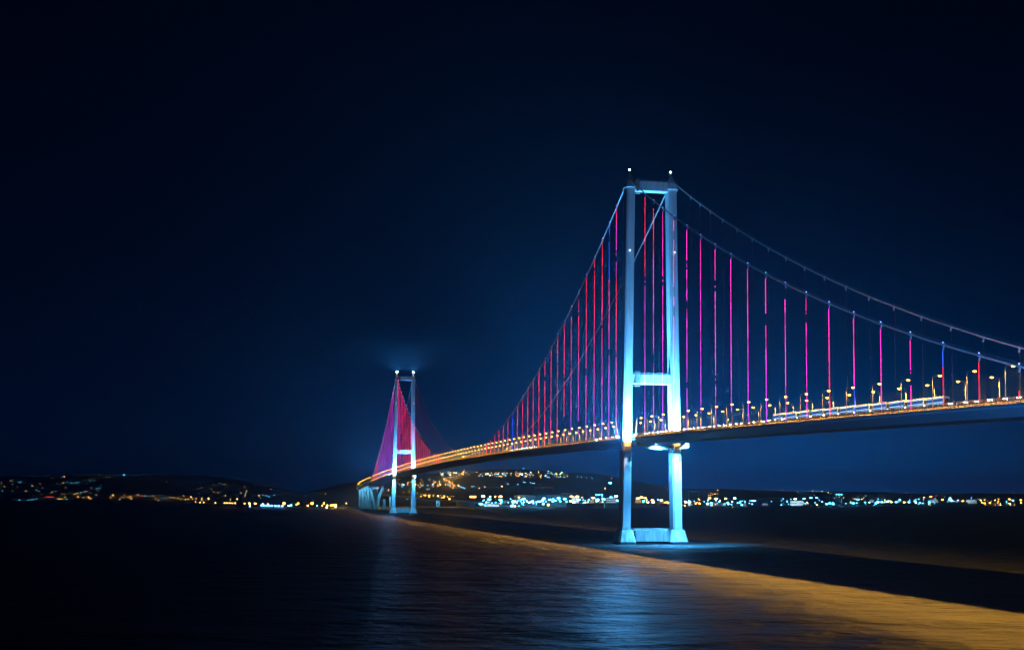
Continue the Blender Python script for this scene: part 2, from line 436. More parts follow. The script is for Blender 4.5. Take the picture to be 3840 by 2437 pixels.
def panel(x, y):
    return MB().add([(x+0.08, y, -0.9), (x+2.42, y, -0.9), (x+2.42, y, -0.22), (x+0.08, y, -0.22)], [(0, 1, 2, 3)])
def rail(y):
    mb = MB()
    for k in range(10): mb.box(k*2.5-0.06, k*2.5+0.06, y-0.07, y+0.07, -1.0, 0.0)
    for z in (-0.60, -0.14): mb.box(0.06, SL-0.06, y-0.05, y+0.05, z, z+0.08)
    return mb
me_rail = {s: rail(s*18.1).mesh('walkway_railing', galv) for s in (1, -1)}
me_panel = panel(0, 17.95).mesh('screen_panel', screen_m)
mb = MB()
for k in range(10):
    q = panel(k*2.5, 17.95); mb.add(q.v, q.f)
me_panels = mb.mesh('screen_panels', screen_m)
mb = MB()
for k in range(10):
    q = panel(k*2.5, -17.95); mb.add(q.v, q.f)
me_panels2 = mb.mesh('screen_panels', screen_m)
NSEG = range(-9, 100)
for n in NSEG:
    X = -365.0 + 25*n; z0, z1 = deck_z(X), deck_z(X+25)
    if X > 2110: break
    rot = (0, -math.atan2(z1-z0, 25), 0)
    tw = n in (14, 76)
    S_ = obj('deck_girder', me_narrow if tw else me_full, BR, (X, 0, z0), rot)
    obj('road_surface', me_road, S_, (0, 0, RD)); obj('lane_marking', me_lane, S_, (0, 0, RD)); obj('median_barrier', me_med, S_, (0, 0, RD))
    for s in (1, -1):
        obj('guard_rail', me_bar[s], S_, (0, 0, RD))
        if not tw: obj('walkway_railing', me_rail[s], S_)
    if not tw:
        if X < -160:
            for k in range(10): obj('screen_panel', me_panel, S_, (k*2.5, 0, 0))
        else: obj('screen_panels', me_panels, S_)['kind'] = 'stuff'
        if n < 40: obj('screen_panels', me_panels2, S_)['kind'] = 'stuff'

# --- main cables, bands, hangers with LED strings
h_side = [41.6, 60.6, 80.5, 103.2] + [128.3+24.87*i for i in range(15)]
h_main = [29.8, 49.3, 69.1, 92.3] + [117.3+24.95*i for i in range(26)]
hx = [-x for x in h_side] + h_main + [775.0] + [SPAN-x for x in h_main] + [SPAN+x for x in h_side]
hx.sort()
led_m = bpy.data.materials.new('led_glow'); led_m.use_nodes = True
nt = led_m.node_tree; nt.nodes.clear()
at = nt.nodes.new('ShaderNodeAttribute'); at.attribute_name = 'Col'
e = nt.nodes.new('ShaderNodeEmission'); e.inputs[1].default_value = 9.0; nt.links.new(at.outputs['Color'], e.inputs[0])
oo = nt.nodes.new('ShaderNodeOutputMaterial'); nt.links.new(e.outputs[0], oo.inputs[0]); led_m.cycles.emission_sampling = 'NONE'
RED = (1.0, 0.010, 0.045); CRIM = (1.0, 0.012, 0.12); PINK = (0.95, 0.02, 0.38); MAG = (0.75, 0.03, 0.62); PUR = (0.38, 0.04, 0.85); BLU = (0.02, 0.08, 1.0)
def mixc(a, b, t): return tuple(p+(q-p)*t for p, q in zip(a, b))
def palette(X, f):
    """LED colour on the near cable's hanger at X; f = 0 at the top, 1 at the deck."""
    if X < 0:
        i = min(range(len(h_side)), key=lambda k: abs(h_side[k]+X))
        if i in (0, 1): return RED if f < (0.22 if i else 0.33) else mixc(PINK, PUR, min(1, f*0.9))
        if i < 11: return mixc(PINK, MAG, f*1.6) if f < 0.5 else mixc(MAG, PUR, (f-0.5)*1.7)
        if i == 12: return mixc(PINK, CRIM, f)
        if i == 13: return mixc(PINK, MAG, f) if f < 0.72 else BLU
        if i in (11, 14): return mixc(PINK, MAG, f*0.8)
        if i == 15: return PINK
        if i == 16: return BLU if f < 0.3 else RED
        return RED
    if X <= SPAN/2:
        i = min(range(len(h_main)), key=lambda k: abs(h_main[k]-X))
        if i == 0: return CRIM if f < 0.07 else (MAG if f < 0.3 else (RED if f < 0.52 else mixc(CRIM, MAG, (f-0.52)*2)))
        if i == 1: return BLU if f < 0.26 else mixc(CRIM, PUR, (f-0.26)*1.2)
        if i == 16: return BLU
        if i < 7: return RED if f < 0.3 else mixc(CRIM, PUR if f > 0.8 else MAG, min(1, (f-0.3)*1.4))
        return RED if (i*7) % 3 else CRIM
    if X < SPAN:
        d = SPAN-X
        if d < 110: return mixc(CRIM, MAG, min(1, f*1.1))
        return RED if d > 260 else CRIM
    d = X-SPAN
    return mixc(MAG, PUR, f) if d < 330 else CRIM
def led_string(X, zt, zb, near):
    sp = 0.66 if X < 700 else (1.0 if X < 1000 else 1.6)
    hw = 0.12 if X < 250 else (0.16 if X < 700 else 0.20)
    hh = hw*0.9 if X < 700 else 0.45
    mb = MB(); cols = []
    n = int((zt-zb)/sp); rr = random.Random(int(X*13)+(1 if near else 2))
    gap = 0; lvl = 1.0
    y = 0.42 if near else -0.42
    for k in range(n):
        z = zt-(k+0.5)*sp; f = (k+0.5)/n
        if k % 9 == 0: lvl = rr.choice((0.55, 0.8, 1.0, 1.0, 1.25)); gap = rr.random() < 0.05
        if near and gap and rr.random() < 0.8: continue
        if X < -470 and f < 0.72: continue
        if not near and rr.random() < (0.86 if X < 1000 else 0.45): continue
        c = palette(X, f)
        if not near: c = mixc(c, (0.25, 0.05, 0.8) if X < 900 else c, 0.55); l2 = (0.035 if X < 1000 else 0.06)
        else: l2 = lvl
        mb.box(-hw, hw, y-0.05, y+0.08, z-hh, z+hh)
        cols += [(*[q*l2*rr.uniform(0.75, 1.2) for q in c], 1.0)]*8
    if not mb.v: return None
    me = mb.mesh('led_string', led_m)
    ca = me.color_attributes.new('Col', 'FLOAT_COLOR', 'POINT')
    ca.data.foreach_set('color', [q for c in cols for q in c])
    return me
clamp = MB(); clamp.tube([(-0.9,0,0),(0.9,0,0)], 0.52, 10); clamp.box(-0.45, 0.45, -0.14, 0.14, -1.7, -0.4); clamp.box(-0.3, 0.3, -0.3, 0.3, -2.0, -1.6)
me_clamp = clamp.mesh('cable_band', cablem)
dot_b = emitter('cable_dot_blue', (0.15, 0.25, 1.0), 14); dot_w = emitter('cable_dot_white', (0.6, 0.75, 1.0), 18); dot_r = emitter('cable_dot_red', (1.0, 0.03, 0.12), 20); dot_g = emitter('cable_dot_teal', (0.1, 0.8, 0.8), 12)
me_dot = {}
for k, mt in (('b', dot_b), ('w', dot_w), ('r', dot_r), ('g', dot_g)):
    for far, rad in ((0, 0.17), (1, 0.40)): me_dot[k, far] = MB().ball((0, 0, 0.9), rad, 6, 4).mesh('cable_lamp', mt)
rope_cache = {}
for s, nm in ((1, 'near-side'), (-1, 'far-side')):
    cb = MB(); pts = [(x, s*CY, cable_z(x)) for x in [-515+ (i/44)*515 for i in range(45)] + [SPAN*i/120 for i in range(1, 121)] + [SPAN+515*i/44 for i in range(1, 45)]]
    cb.tube(pts, 0.40, 10)
    cab = obj('main_cable', smooth(cb.mesh('main_cable', cablem)), BR); cab['label'] = f'{nm} main cable sweeping over both tower tops'
    hr = MB()
    for o2 in (-0.5, 0.5): hr.tube([(p[0], p[1]+o2, p[2]+1.15) for p in pts], 0.035, 4)
    obj('hand_rope', hr.mesh('hand_rope', galv), cab)
    for i, X in enumerate(hx):
        zt, zb = cable_z(X), deck_z(X)-0.9
        sl = (cable_z(X+1)-cable_z(X-1))/2
        obj('cable_band', me_clamp, cab, (X, s*CY, zt), (0, -math.atan(sl) if abs(sl) < 0.35 else 0, 0))
        if s > 0 and not (380 < X < 1170):
            key = 'b' if X < 1300 else ('r' if abs(X-SPAN) < 120 else 'b')
            if i in (21, 25): key = 'w'
            if abs(X-29.8) < 1: key = 'r'
            if i in (9, 34): key = 'g'
            obj('cable_lamp', me_dot[key, 1 if X > 900 else 0], cab, (X, s*CY+0.25, zt))
        if zt-1.8 - zb < 1.0: continue
        hm = MB()
        for dx in (-0.22, 0.22): hm.tube([(dx, 0, zb-zt), (dx, 0, -1.7)], 0.055, 5)
        hm.box(-0.4, 0.4, -0.15, 0.15, zb-zt-0.1, zb-zt+0.9)
        H = obj('hanger', hm.mesh('hanger', rope), BR, (X, s*CY, zt))
        me = led_string(X, -2.2, zb-zt+0.9, s > 0)
        if me:
            q = obj('led_string', me, H); q['kind'] = 'stuff'

# ------------------------------------------------------------------ transition piers and the approach viaduct
def v_pier(X0, label):
    t = thing('transition_pier', label, 'pier', (X0, 0, 3.0))
    zt = deck_z(X0)-5.4-3.0
    for s in (1, -1):
        a = MB(); a.loft([[(-4.5, s*0.6-2.6*1, 0), (4.5, s*0.6-2.6, 0), (4.5, s*0.6+2.6, 0), (-4.5, s*0.6+2.6, 0)],
                          [(-3.5, s*15.5-2.6, zt), (3.5, s*15.5-2.6, zt), (3.5, s*15.5+2.6, zt), (-3.5, s*15.5+2.6, zt)]])
        obj('pier_arm', a.mesh('pier_arm', pierc), t)
        bb = MB(); bb.loft([[(-6, s*19.5-4.2, -0.5), (6, s*19.5-4.2, -0.5), (6, s*19.5+4.2, -0.5), (-6, s*19.5+4.2, -0.5)],
                            [(-4.5, s*19.5-3.0, 28 if s > 0 else 22), (4.5, s*19.5-3.0, 28 if s > 0 else 22), (4.5, s*19.5+3.0, 28 if s > 0 else 22), (-4.5, s*19.5+3.0, 28 if s > 0 else 22)]])
        obj('side_wall', bb.mesh('side_wall', pierc), t, (9, 0, 0))
    c = MB(); c.loft([[(-3.2, -13.6, zt-5.0), (3.2, -13.6, zt-5.0), (3.2, 13.6, zt-5.0), (-3.2, 13.6, zt-5.0)], [(-3.2, -17.8, zt+0.2), (3.2, -17.8, zt+0.2), (3.2, 17.8, zt+0.2), (-3.2, 17.8, zt+0.2)]])
    C = obj('pier_cap', c.mesh('pier_cap', pierc), t)
    bw = MB(); bw.box(16, 19, -6, 6, -0.5, 44); obj('rear_column', bw.mesh('rear_column', sandc), t)
    bs = MB(); bs.box(-12, 24, -24, 24, -9, -0.5); obj('pier_base', bs.mesh('pier_base', wetc), t)
    for y in (-14, -7, 7, 14):
        q = MB().box(-1, 1, y-1, y+1, zt+0.2, zt+0.95); obj('bearing', q.mesh('bearing', darkst), C)
    return t
v_pier(2116.0, 'grey concrete V-shaped pier under the far end of the bridge')

v_pier(-566.0, 'grey concrete V-shaped pier under the near end of the bridge')
nm_ = MB(); nm_.loft([[(-2200, -900, -3), (-2200, 1500, -3), (-735, 700, -3), (-735, 150, -3), (-760, -900, -3)], [(-2200, -900, 4), (-2200, 1500, 4), (-745, 690, 4), (-745, 160, 4), (-770, -900, 4)], [(-2200, -700, 27), (-2200, 1300, 27), (-860, 420, 27), (-858, 160, 27), (-900, -600, 27)], [(-2200, -600, 30), (-2200, 1200, 30), (-872, 330, 29.6), (-868.5, 200, 29.6), (-960, -500, 30)]])
o = obj('near_shore_ground', nm_.mesh('near_shore_ground', land_m)); o['kind'] = 'structure'; o['label'] = 'dark near shore below the viewpoint'
class Road:
    """centre line of the approach: straight on, then a right-hand curve falling to the far shore"""
    @staticmethod
    def at(s):
        if s < 364: return 2116+s, 0.0, 0.0, deck_z(2116+s)
        a = (s-364)/350.0
        zz = deck_z(2480) - 0.068*(s-364) + 0.0000*s
        if a < math.pi*0.60:
            return 2480+350*math.sin(a), -350*(1-math.cos(a)), -a, max(11.0, zz)
        a0 = math.pi*0.60; l = s-364-350*a0
        return 2480+350*math.sin(a0)+l*math.cos(a0), -350*(1-math.cos(a0))-l*math.sin(a0), -a0, max(11.0, zz)
AV = thing('approach_viaduct', 'curved concrete approach viaduct descending to the far shore beyond the V pier', 'viaduct', (2116, 0, 0))
SS = [i*13.0 for i in range(0, 78)]
def ribbon(prof):
    mb = MB(); rings = []
    for s_ in SS:
        x, y, h, z = Road.at(s_)
        rings.append([(x-2116-math.sin(h)*q, y+math.cos(h)*q, z+w_) for q, w_ in prof])
    mb.loft(rings); return mb
obj('viaduct_deck', ribbon([(15.5,0.6),(15.5,-1.0),(8.0,-3.6),(-8.0,-3.6),(-15.5,-1.0),(-15.5,0.6)]).mesh('viaduct_deck', pierc), AV)
obj('road_surface', ribbon([(13,0.75),(13,0.62),(-13,0.62),(-13,0.75)]).mesh('road_surface', asph), AV)
for q in (15.2, -15.2): obj('parapet', ribbon([(q-0.15,0.62),(q-0.15,1.7),(q+0.15,1.7),(q+0.15,0.62)]).mesh('parapet', galv), AV)
FLOODS = []
for k in range(1, 12):
    s_ = 60+ (k-1)*82.0
    x, y, h, z = Road.at(s_)
    if z < 13: break
    p = MB(); gz = max(-2, ground(x, y)) if shore_sd(x, y) > -60 else -2
    H = z-4.6
    for q in (-7, 7): p.loft([ring(octa(0, q, 2.0, 2.6, 0.6), gz-1), ring(octa(0, q, 1.6, 2.0, 0.5), H-2.2)])
    P = obj('pier', p.mesh('pier', pierc), AV, (x-2116, y, 0), (0, 0, h))
    c = MB(); c.loft([[(-2,-9,H-2.2),(2,-9,H-2.2),(2,9,H-2.2),(-2,9,H-2.2)], [(-2,-11,H+1.0),(2,-11,H+1.0),(2,11,H+1.0),(-2,11,H+1.0)]])
    obj('crosshead', c.mesh('crosshead', pierc), P)
    FLOODS.append((x, y, h, z))

# ------------------------------------------------------------------ street lamps
pole = MB(); pole.tube([(0,0,0.9),(0,0,6),(0,0,12.0)], [0.16, 0.13, 0.09], 8); pole.box(-0.25, 0.25, -0.25, 0.25, 0.9, 1.2); pole.box(-0.2, 0.2, 0.15, 0.35, 2.4, 3.2)
arm = MB(); arm.tube([(0,0,11.9),(0,-0.25,12.45),(0,-1.1,12.85),(0,-2.8,13.05)], [0.08, 0.075, 0.07, 0.06], 6)
head = MB(); head.loft([[(-0.22,-2.0,13.0),(0.22,-2.0,13.0),(0.22,-2.0,13.12),(-0.22,-2.0,13.12)], [(-0.3,-2.6,12.98),(0.3,-2.6,12.98),(0.3,-2.6,13.2),(-0.3,-2.6,13.2)], [(-0.2,-3.1,13.0),(0.2,-3.1,13.0),(0.2,-3.1,13.1),(-0.2,-3.1,13.1)]])
lens = MB(); lens.loft([[(0.30*k*math.cos(a), -2.55+0.55*k*math.sin(a), z_) for a in [2*math.pi*i/10 for i in range(10)]] for k, z_ in ((0.3, 12.50), (0.85, 12.58), (1.2, 12.75), (1.25, 12.97))])
sod = emitter('sodium_lens', (1.0, 0.46, 0.05), 22)
sod_far = emitter('sodium_lens_far', (1.0, 0.58, 0.20), 30)
me_pole, me_arm, me_head, me_lens = pole.mesh('pole', galv), arm.mesh('arm', galv), head.mesh('lamp_head', galv), lens.mesh('lens', sod)
LAMP_W = 105000.0
def street_lamp(x, y, z, rotz, label, group, name='street_lamp'):
    t = thing(name, label, 'street lamp', (x, y, z), (0, 0, rotz), group)
    obj('pole', me_pole, t); obj('arm', me_arm, t); h_ = obj('lamp_head', me_head, t, (0, -0.65, 0)); obj('lens', me_lens, h_)
    light('lamp_light', 'SPOT', WARM, LAMP_W, t, (0, -3.2, 12.2), 0.25, (0, -3.2, 0), R(146), 0.35)
    return t
n_s = n_m = n_f = 0
for n in range(-8, 99):
    X = -365.0 + 25*n
    if X > 2110: break
    if X < 0: n_s += 1; w_ = f'{ordinal(16-n_s+0)} right of the near tower'
    elif X < SPAN: n_m += 1; w_ = f'{ordinal(n_m)} left of the near tower'
    else: n_f += 1; w_ = f'{ordinal(n_f)} beyond the far tower'
    if X < 0: w_ = f'{ordinal(1+int((-15-X)/25))} right of the near tower'
    for s, row in ((1, 'near'), (-1, 'far')):
        street_lamp(X, s*14.2, deck_z(X)-0.35, 0 if s > 0 else math.pi, f'sodium street lamp on the {row} side of the deck, {w_}', 'street lamps along the bridge deck')
for k in range(1, 30):
    x, y, h, z = Road.at(k*30.0)
    for s, row in ((1, 'outer'), (-1, 'inner')):
        street_lamp(x-math.sin(h)*14.2*s, y+math.cos(h)*14.2*s, z-0.33, h+(0 if s > 0 else math.pi), f'sodium lamp on the {row} edge of the approach, {ordinal(k)} past the V pier', 'street lamps along the approach viaduct', 'viaduct_lamp')

# ------------------------------------------------------------------ floodlights on the bridge
fl_lens = emitter('floodlight_lens', (0.55, 0.85, 1.0), 60)
FH = MB(); FH.loft([[(-0.45,-0.45,0.35),(0.45,-0.45,0.35),(0.45,0.45,0.35),(-0.45,0.45,0.35)], [(-0.7,-0.7,-0.25),(0.7,-0.7,-0.25),(0.7,0.7,-0.25),(-0.7,0.7,-0.25)]])
FB = MB(); FB.tube([(-0.75,0,0),(-0.75,0,0.7),(0.75,0,0.7),(0.75,0,0)], 0.07, 5); FB.tube([(0,0,0.7),(0,0,1.2)], 0.08, 5)
FLN = MB(); FLN.box(-0.62, 0.62, -0.62, 0.62, -0.31, -0.255)
me_fh, me_fb, me_fl = FH.mesh('housing', darkst), FB.mesh('bracket', galv), FLN.mesh('lens', fl_lens)
def floodlight(loc, target, energy, angle, label, group, col=BLUE, blend=0.7, rad=0.5):
    q = (Vector(target)-Vector(loc)).to_track_quat('-Z', 'Y').to_euler()
    t = thing('floodlight', label, 'floodlight', loc, q, group)
    h_ = obj('housing', me_fh, t); obj('bracket', me_fb, t); obj('lens', me_fl, h_)
    light('flood_beam', 'SPOT', col, energy, t, (0, 0, -0.5), rad, None, angle, blend)
    return t
FLC = (0.0, 0.30, 1.0); FLW = (0.07, 0.45, 1.0)
for X0, who in ((0.0, 'near'), (SPAN, 'far')):
    for s, side in ((1, 'left'), (-1, 'right')):
        for dx, face in ((-1, 'camera side'), (1, 'rear side')):
            zd = deck_z(X0+dx*34)
            floodlight((X0+dx*75, s*19.0, deck_z(X0+dx*75)-0.2), (X0, s*leg_y(228), 228), 0.19e6, R(26), f'blue floodlight aimed up the {side} leg of the {who} tower, {face}', 'tower floodlights on the deck', FLC)
            floodlight((X0+dx*15, s*19.4, zd-0.2), (X0, s*leg_y(94), 94), 1.7e6, R(150), f'wide blue floodlight close to the {side} leg of the {who} tower, {face}', 'tower floodlights on the deck', FLW)
zc = deck_z(0)
floodlight((-16.5, 0.9, zc-5.0), (-9, -5, 20), 0.6e6, R(150), 'dazzling blue-white floodlight in the middle of the inspection gantry at the near tower', 'gantry floodlights', FLW)
floodlight((-17.0, -21.4, zc-3.6), (-8, -17.0, 20), 3.6e6, R(100), 'dazzling blue-white floodlight at the right end of the inspection gantry at the near tower', 'gantry floodlights', FLW)
zc = deck_z(SPAN)
for s, side in ((1, 'left'), (-1, 'right')):
    floodlight((SPAN-16.5, s*20, zc-4.6), (SPAN-4, s*17.8, 30), 7.0e5, R(100), f'floodlight under the deck shining down the {side} leg of the far tower', 'gantry floodlights', FLW)
fm = thing('unseen_fill_light_mast', 'added mast out of view on the near shore, carrying a blue fill light', 'floodlight mast', (-745, 165, 4))  # unseen mast, added to throw blue light on the side-span cable and fascia
q = MB().tube([(0,0,-2),(0,0,24)], [0.5, 0.25], 8); obj('mast', q.mesh('mast', galv), fm)
floodlight((-745, 165.2, 29.4), (-400, 16, 98), 0.5e7, R(26), 'blue fill light added on the unseen near shore mast', None, (0.01, 0.28, 1.0))
for i, (x, y, h, z) in enumerate(FLOODS):
    for s in (1, -1):
        gx, gy = x-math.sin(h)*13*s-math.cos(h)*14, y+math.cos(h)*13*s-math.sin(h)*14
        floodlight((gx, gy, z-4.0), (x-math.sin(h)*6*s, y+math.cos(h)*6*s, max(6, z-20)), 0.35e5, R(110), f'cyan floodlight on the {"outer" if s > 0 else "inner"} side of the {ordinal(i+1)} viaduct pier past the V pier', 'viaduct floodlights', (0.10, 0.55, 1.0))
for s, side in ((1, 'left'), (-1, 'right')):
    floodlight((2116-20, s*22, 52), (2116, s*8, 26), 0.7e5, R(100), f'cyan floodlight on the {side} of the far V-shaped pier', 'viaduct floodlights', (0.10, 0.55, 1.0))

#VEH_BEGIN
# ------------------------------------------------------------------ traffic on the deck
hl = emitter('headlamp', (0.92, 0.96, 1.0), 160); tl = emitter('tail_lamp', (1.0, 0.04, 0.03), 30); strip = emitter('coach_light_strip', (0.25, 0.55, 1.0), 3.0); cabin_l = emitter('coach_window_glow', (0.05, 0.20, 0.60), 0.55); amber = emitter('marker_lamp', (1.0, 0.25, 0.08), 14)
carp = [principled(f'car_paint_{i}', c, 0.3, noise=0.05, scale=2) for i, c in enumerate(((0.6,0.6,0.6),(0.05,0.05,0.06),(0.25,0.03,0.03),(0.08,0.12,0.3),(0.35,0.36,0.38)))]
coachp = principled('coach_paint', (0.18, 0.28, 0.42), 0.35, noise=0.05, scale=1)
def loft_y(prof_list): return MB().loft(prof_list)
def sect(x, w_, z0, z1, zt=None): return [(x, -w_, z0), (x, w_, z0), (x, w_, z1), (x, -w_, z1)]
body = MB().loft([sect(-2.2, 0.75, 0.35, 0.75), sect(-1.9, 0.86, 0.28, 0.88), sect(-0.9, 0.9, 0.25, 0.98), sect(1.6, 0.9, 0.25, 1.0), sect(2.15, 0.82, 0.3, 0.95), sect(2.25, 0.75, 0.4, 0.8)])
cabg = MB().loft([sect(-1.0, 0.78, 0.97, 0.99), sect(-0.25, 0.68, 0.98, 1.44), sect(1.0, 0.68, 0.98, 1.46), sect(1.9, 0.76, 0.98, 1.0)])
wheel = MB().tube([(0,-0.11,0),(0,0.11,0)], 0.32, 12)
hb = MB().ball((0,0,0), 0.17, 6, 4); tb_ = MB().box(-0.03, 0.03, -0.16, 0.16, -0.07, 0.07)
me_cb = [body.mesh('body', c) for c in carp]; me_cg = cabg.mesh('cabin', glassd); me_wh = wheel.mesh('wheel', rubber); me_hl = hb.mesh('headlight', hl); me_tl = tb_.mesh('taillight', tl)
def car(x, y, heading, label, ci, beams=True):
    z = deck_z(x)+RD-0.05-0.23*abs(y)/13+0.01
    g = thing('car', label, 'car', (x, y, z), (0, 0, 0 if heading < 0 else math.pi), 'cars on the bridge')
    obj('body', me_cb[ci % 5], g); obj('cabin', me_cg, g)
    for a in (-1.35, 1.35):
        for b_ in (-0.82, 0.82): obj('wheel', me_wh, g, (a, b_, 0.32))
    for b_ in (-0.6, 0.6): obj('headlight', me_hl, g, (-2.2, b_, 0.68)); obj('taillight', me_tl, g, (2.27, b_, 0.75))
    if beams: light('headlight_beam', 'SPOT', (0.85, 0.93, 1.0), 2600.0, g, (-2.4, 0, 0.7), 0.15, (-14, 0, 0.0), R(70), 0.8)
i = 0
for x in [-26-9.0*k for k in range(52)]:
    if -418 < x < -262: continue
    i += 1
    car(x+random.uniform(-1.5, 1.5), 11.6, -1, f'{("silver","black","dark red","navy","grey")[i%5]} car in the near lane right of the tower, {ordinal(i)} from it', i)
for j, x in enumerate((330, 343, 355, 368, 380, 393, 405, 418, 430, 443, 455)): car(x, 11.6, -1, f'{("silver","black","dark red","navy","grey")[j%5]} car in the bright file left of the near tower, {ordinal(j+1)} from it', j)
for j, x in enumerate((28, 42, 58, 74, 92)): car(x, 11.6, -1, f'{("silver","black","dark red","navy","grey")[j%5]} car just left of the near tower, {ordinal(j+1)} from it', j)
for j, x in enumerate((1990, 2010, 2030, 2062)): car(x, 11.6, -1, f'{("silver","black","dark red","navy")[j%4]} car beyond the far tower, {ordinal(j+1)} past it', j)
for j, x in enumerate((-180, -120, -60, 40, 150, 260, 420, 600)): car(x, -7.2, 1, f'{("silver","black","dark red","navy","grey")[j%5]} car driving away on the far carriageway, {ordinal(j+1)} from the right', j, False)
cb_ = MB().loft([[(x, -w_, z0), (x, w_, z0), (x, w_, z1-0.25), (x, w_-0.2, z1), (x, -w_+0.2, z1), (x, -w_, z1-0.25)] for x, w_, z0, z1 in ((-6.6, 1.1, 0.5, 3.0), (-6.3, 1.27, 0.35, 3.6), (6.4, 1.27, 0.35, 3.65), (6.6, 1.2, 0.45, 3.5))])
me_co = cb_.mesh('body', coachp)
me_cw = MB().box(-0.62, 0.62, -0.02, 0.02, 1.75, 2.75).mesh('window', cabin_l)
me_ws = MB().box(-6.68, -6.62, -1.0, 1.0, 1.4, 2.9).mesh('windscreen', glassd)
me_st = MB().box(-6.2, 6.2, -0.03, 0.03, -0.07, 0.07).mesh('light_strip', strip)
me_am = MB().box(-0.12, 0.12, -0.12, 0.12, -0.06, 0.06).mesh('marker_lamp', amber)
for j, x in enumerate((-413, -397.5, -382, -366.5, -351, -335.5, -320, -304.5, -289, -273.5, -258)):
    z = deck_z(x)+RD-0.05-0.23*11/13+0.01
    g = thing('coach', f'blue coach with glowing side strips, {ordinal(j+1)} coach from the right', 'coach', (x, 11.0, z), (0, 0, 0), 'coaches on the bridge')
    bo = obj('body', me_co, g); obj('windscreen', me_ws, g)
    for b_ in (-1, 1):
        for k in range(8): obj('window', me_cw, bo, (-5.2+k*1.42, b_*1.28, 0))
        for zz in (0.95, 1.5, 3.05): obj('light_strip', me_st, bo, (0, b_*1.29, zz))
    for k in range(6): obj('marker_lamp', me_am, bo, (-6+k*2.4, 1.05, 3.62))
    for a in (-4.2, 3.2, 4.4):
        for b_ in (-1.12, 1.12): o = obj('wheel', me_wh, g, (a, b_, 0.48)); o.scale = (1.5, 1.3, 1.5)
    for b_ in (-0.85, 0.85): obj('headlight', me_hl, g, (-6.62, b_, 0.75)); obj('taillight', me_tl, g, (6.62, b_, 0.9))
    light('headlight_beam', 'SPOT', (0.85, 0.93, 1.0), 2600.0, g, (-6.9, 0, 0.8), 0.15, (-18, 0, 0.0), R(70), 0.8)
#VEH_END
#SHORE_BEGIN
YARD_W = 900000.0
# ------------------------------------------------------------------ far shore: lamps, houses, hillside road, shipyard
KC = {'w': (1.0, 0.46, 0.10), 'o': (1.0, 0.36, 0.04), 'c': (0.08, 0.58, 1.0), 'b': (0.08, 0.35, 1.0), 'r': (1.0, 0.05, 0.08), 'g': (0.45, 1.0, 0.75), 'y': (1.0, 0.80, 0.25)}
KN = {'w': 'warm white', 'o': 'orange', 'c': 'cool white', 'b': 'blue', 'r': 'red', 'g': 'greenish', 'y': 'yellow'}
SR = {1: 1.2, 2: 2.1, 3: 3.3}
me_sl = {}
for k, c in KC.items():
    for sz, rr in SR.items():
        em = emitter(f'shore_lamp_glow_{k}_{sz}', c, {1: 24, 2: 26, 3: 30}[sz])
        q = MB(); q.tube([(0,0,-22),(0,0,0)], [0.16, 0.09], 5); q.box(-0.5, 0.5, -0.5, 0.5, rr*0.8, rr*0.8+0.25); q.m = 1; q.ball((0,0,0), rr, 6, 4)
        me_sl[k, sz] = q.mesh('street_lamp', [darkst, em])
LAMPS = {}
def pick_lamp(cl, px, py, k='w', sz=1): LAMPS.setdefault(cl, []).append((px, py, k, sz))
def lamp_spot(px, py, hgt=9.0, tmin=2600):
    v = ray(px, py); h = math.hypot(v.x, v.y); v = v/h; t = tmin
    while t < 13000:
        x, y, z = CAMX+v.x*t, CAMY+v.y*t, CAMH+v.z*t
        if shore_sd(x, y) > 5 and z <= ground(x, y)+hgt: return Vector((x, y, z))
        t += 25
    return None
LEFT = "8,188,w 68,176,w 80,176,w 120,185,c 130,184,c 115,211,w 28,210,w 80,240,w 15,240,c 207,207,w 166,242,w 238,233,c 250,242,w 331,163,w 415,148,w2 385,192,w 408,188,w 437,181,c 460,188,c 490,188,c 507,186,c 573,165,w 580,178,c 605,176,c 640,137,w 688,154,w 708,151,w 706,78,w 798,138,c3 905,167,w 857,208,w 1073,183,w 590,229,r 625,228,c 643,222,c 548,243,w 563,243,c 522,250,c 497,256,w 335,250,w 360,242,c 416,266,w 418,280,w 300,279,r 312,279,r 326,279,r 340,279,r 370,295,w 384,294,w 400,295,w 430,294,c 483,262,w 503,280,w2 538,283,w 570,279,w2 580,290,w 594,290,w 624,267,w 57,299,c2 126,299,c2 180,299,c 195,299,c 212,297,c 235,290,c 728,268,w2 712,283,w 772,296,w 783,282,w 800,283,w 802,268,w 825,279,w 838,281,w 845,273,w 848,292,w 888,264,w2 915,275,r 930,272,c 940,272,c 985,273,w 995,273,w 1003,293,w 1021,301,w 1055,285,b 1068,287,b 1100,282,w 1118,285,w 1148,286,w 1167,295,w 1184,271,w 1196,297,w 1212,294,w 1232,279,w2 1240,293,w 1265,289,w 1300,297,w 1303,286,w 1262,312,w 1290,314,w 1314,314,w 1345,288,w2 1345,294,w2 1390,316,w 1448,318,w 1465,318,w 1482,319,w 1498,320,w 1517,320,w 1485,296,w 1530,293,w2 1455,272,w 1378,201,w 1451,198,w 1365,231,w 1405,252,w 1379,245,w 1420,191,c 1557,255,w 1590,241,w 1585,255,w 1580,271,w 1672,270,w 1680,286,c 1697,267,w 1718,271,c 1734,278,c 1748,230,r2 1767,266,c 1972,270,c 2100,258,w"
for s_ in LEFT.split():
    a, b2, k = s_.split(','); pick_lamp('on the far left shore', float(a)/1.72, 1700+float(b2)/1.72, k[0], int(k[1]) if len(k) > 1 else 1)
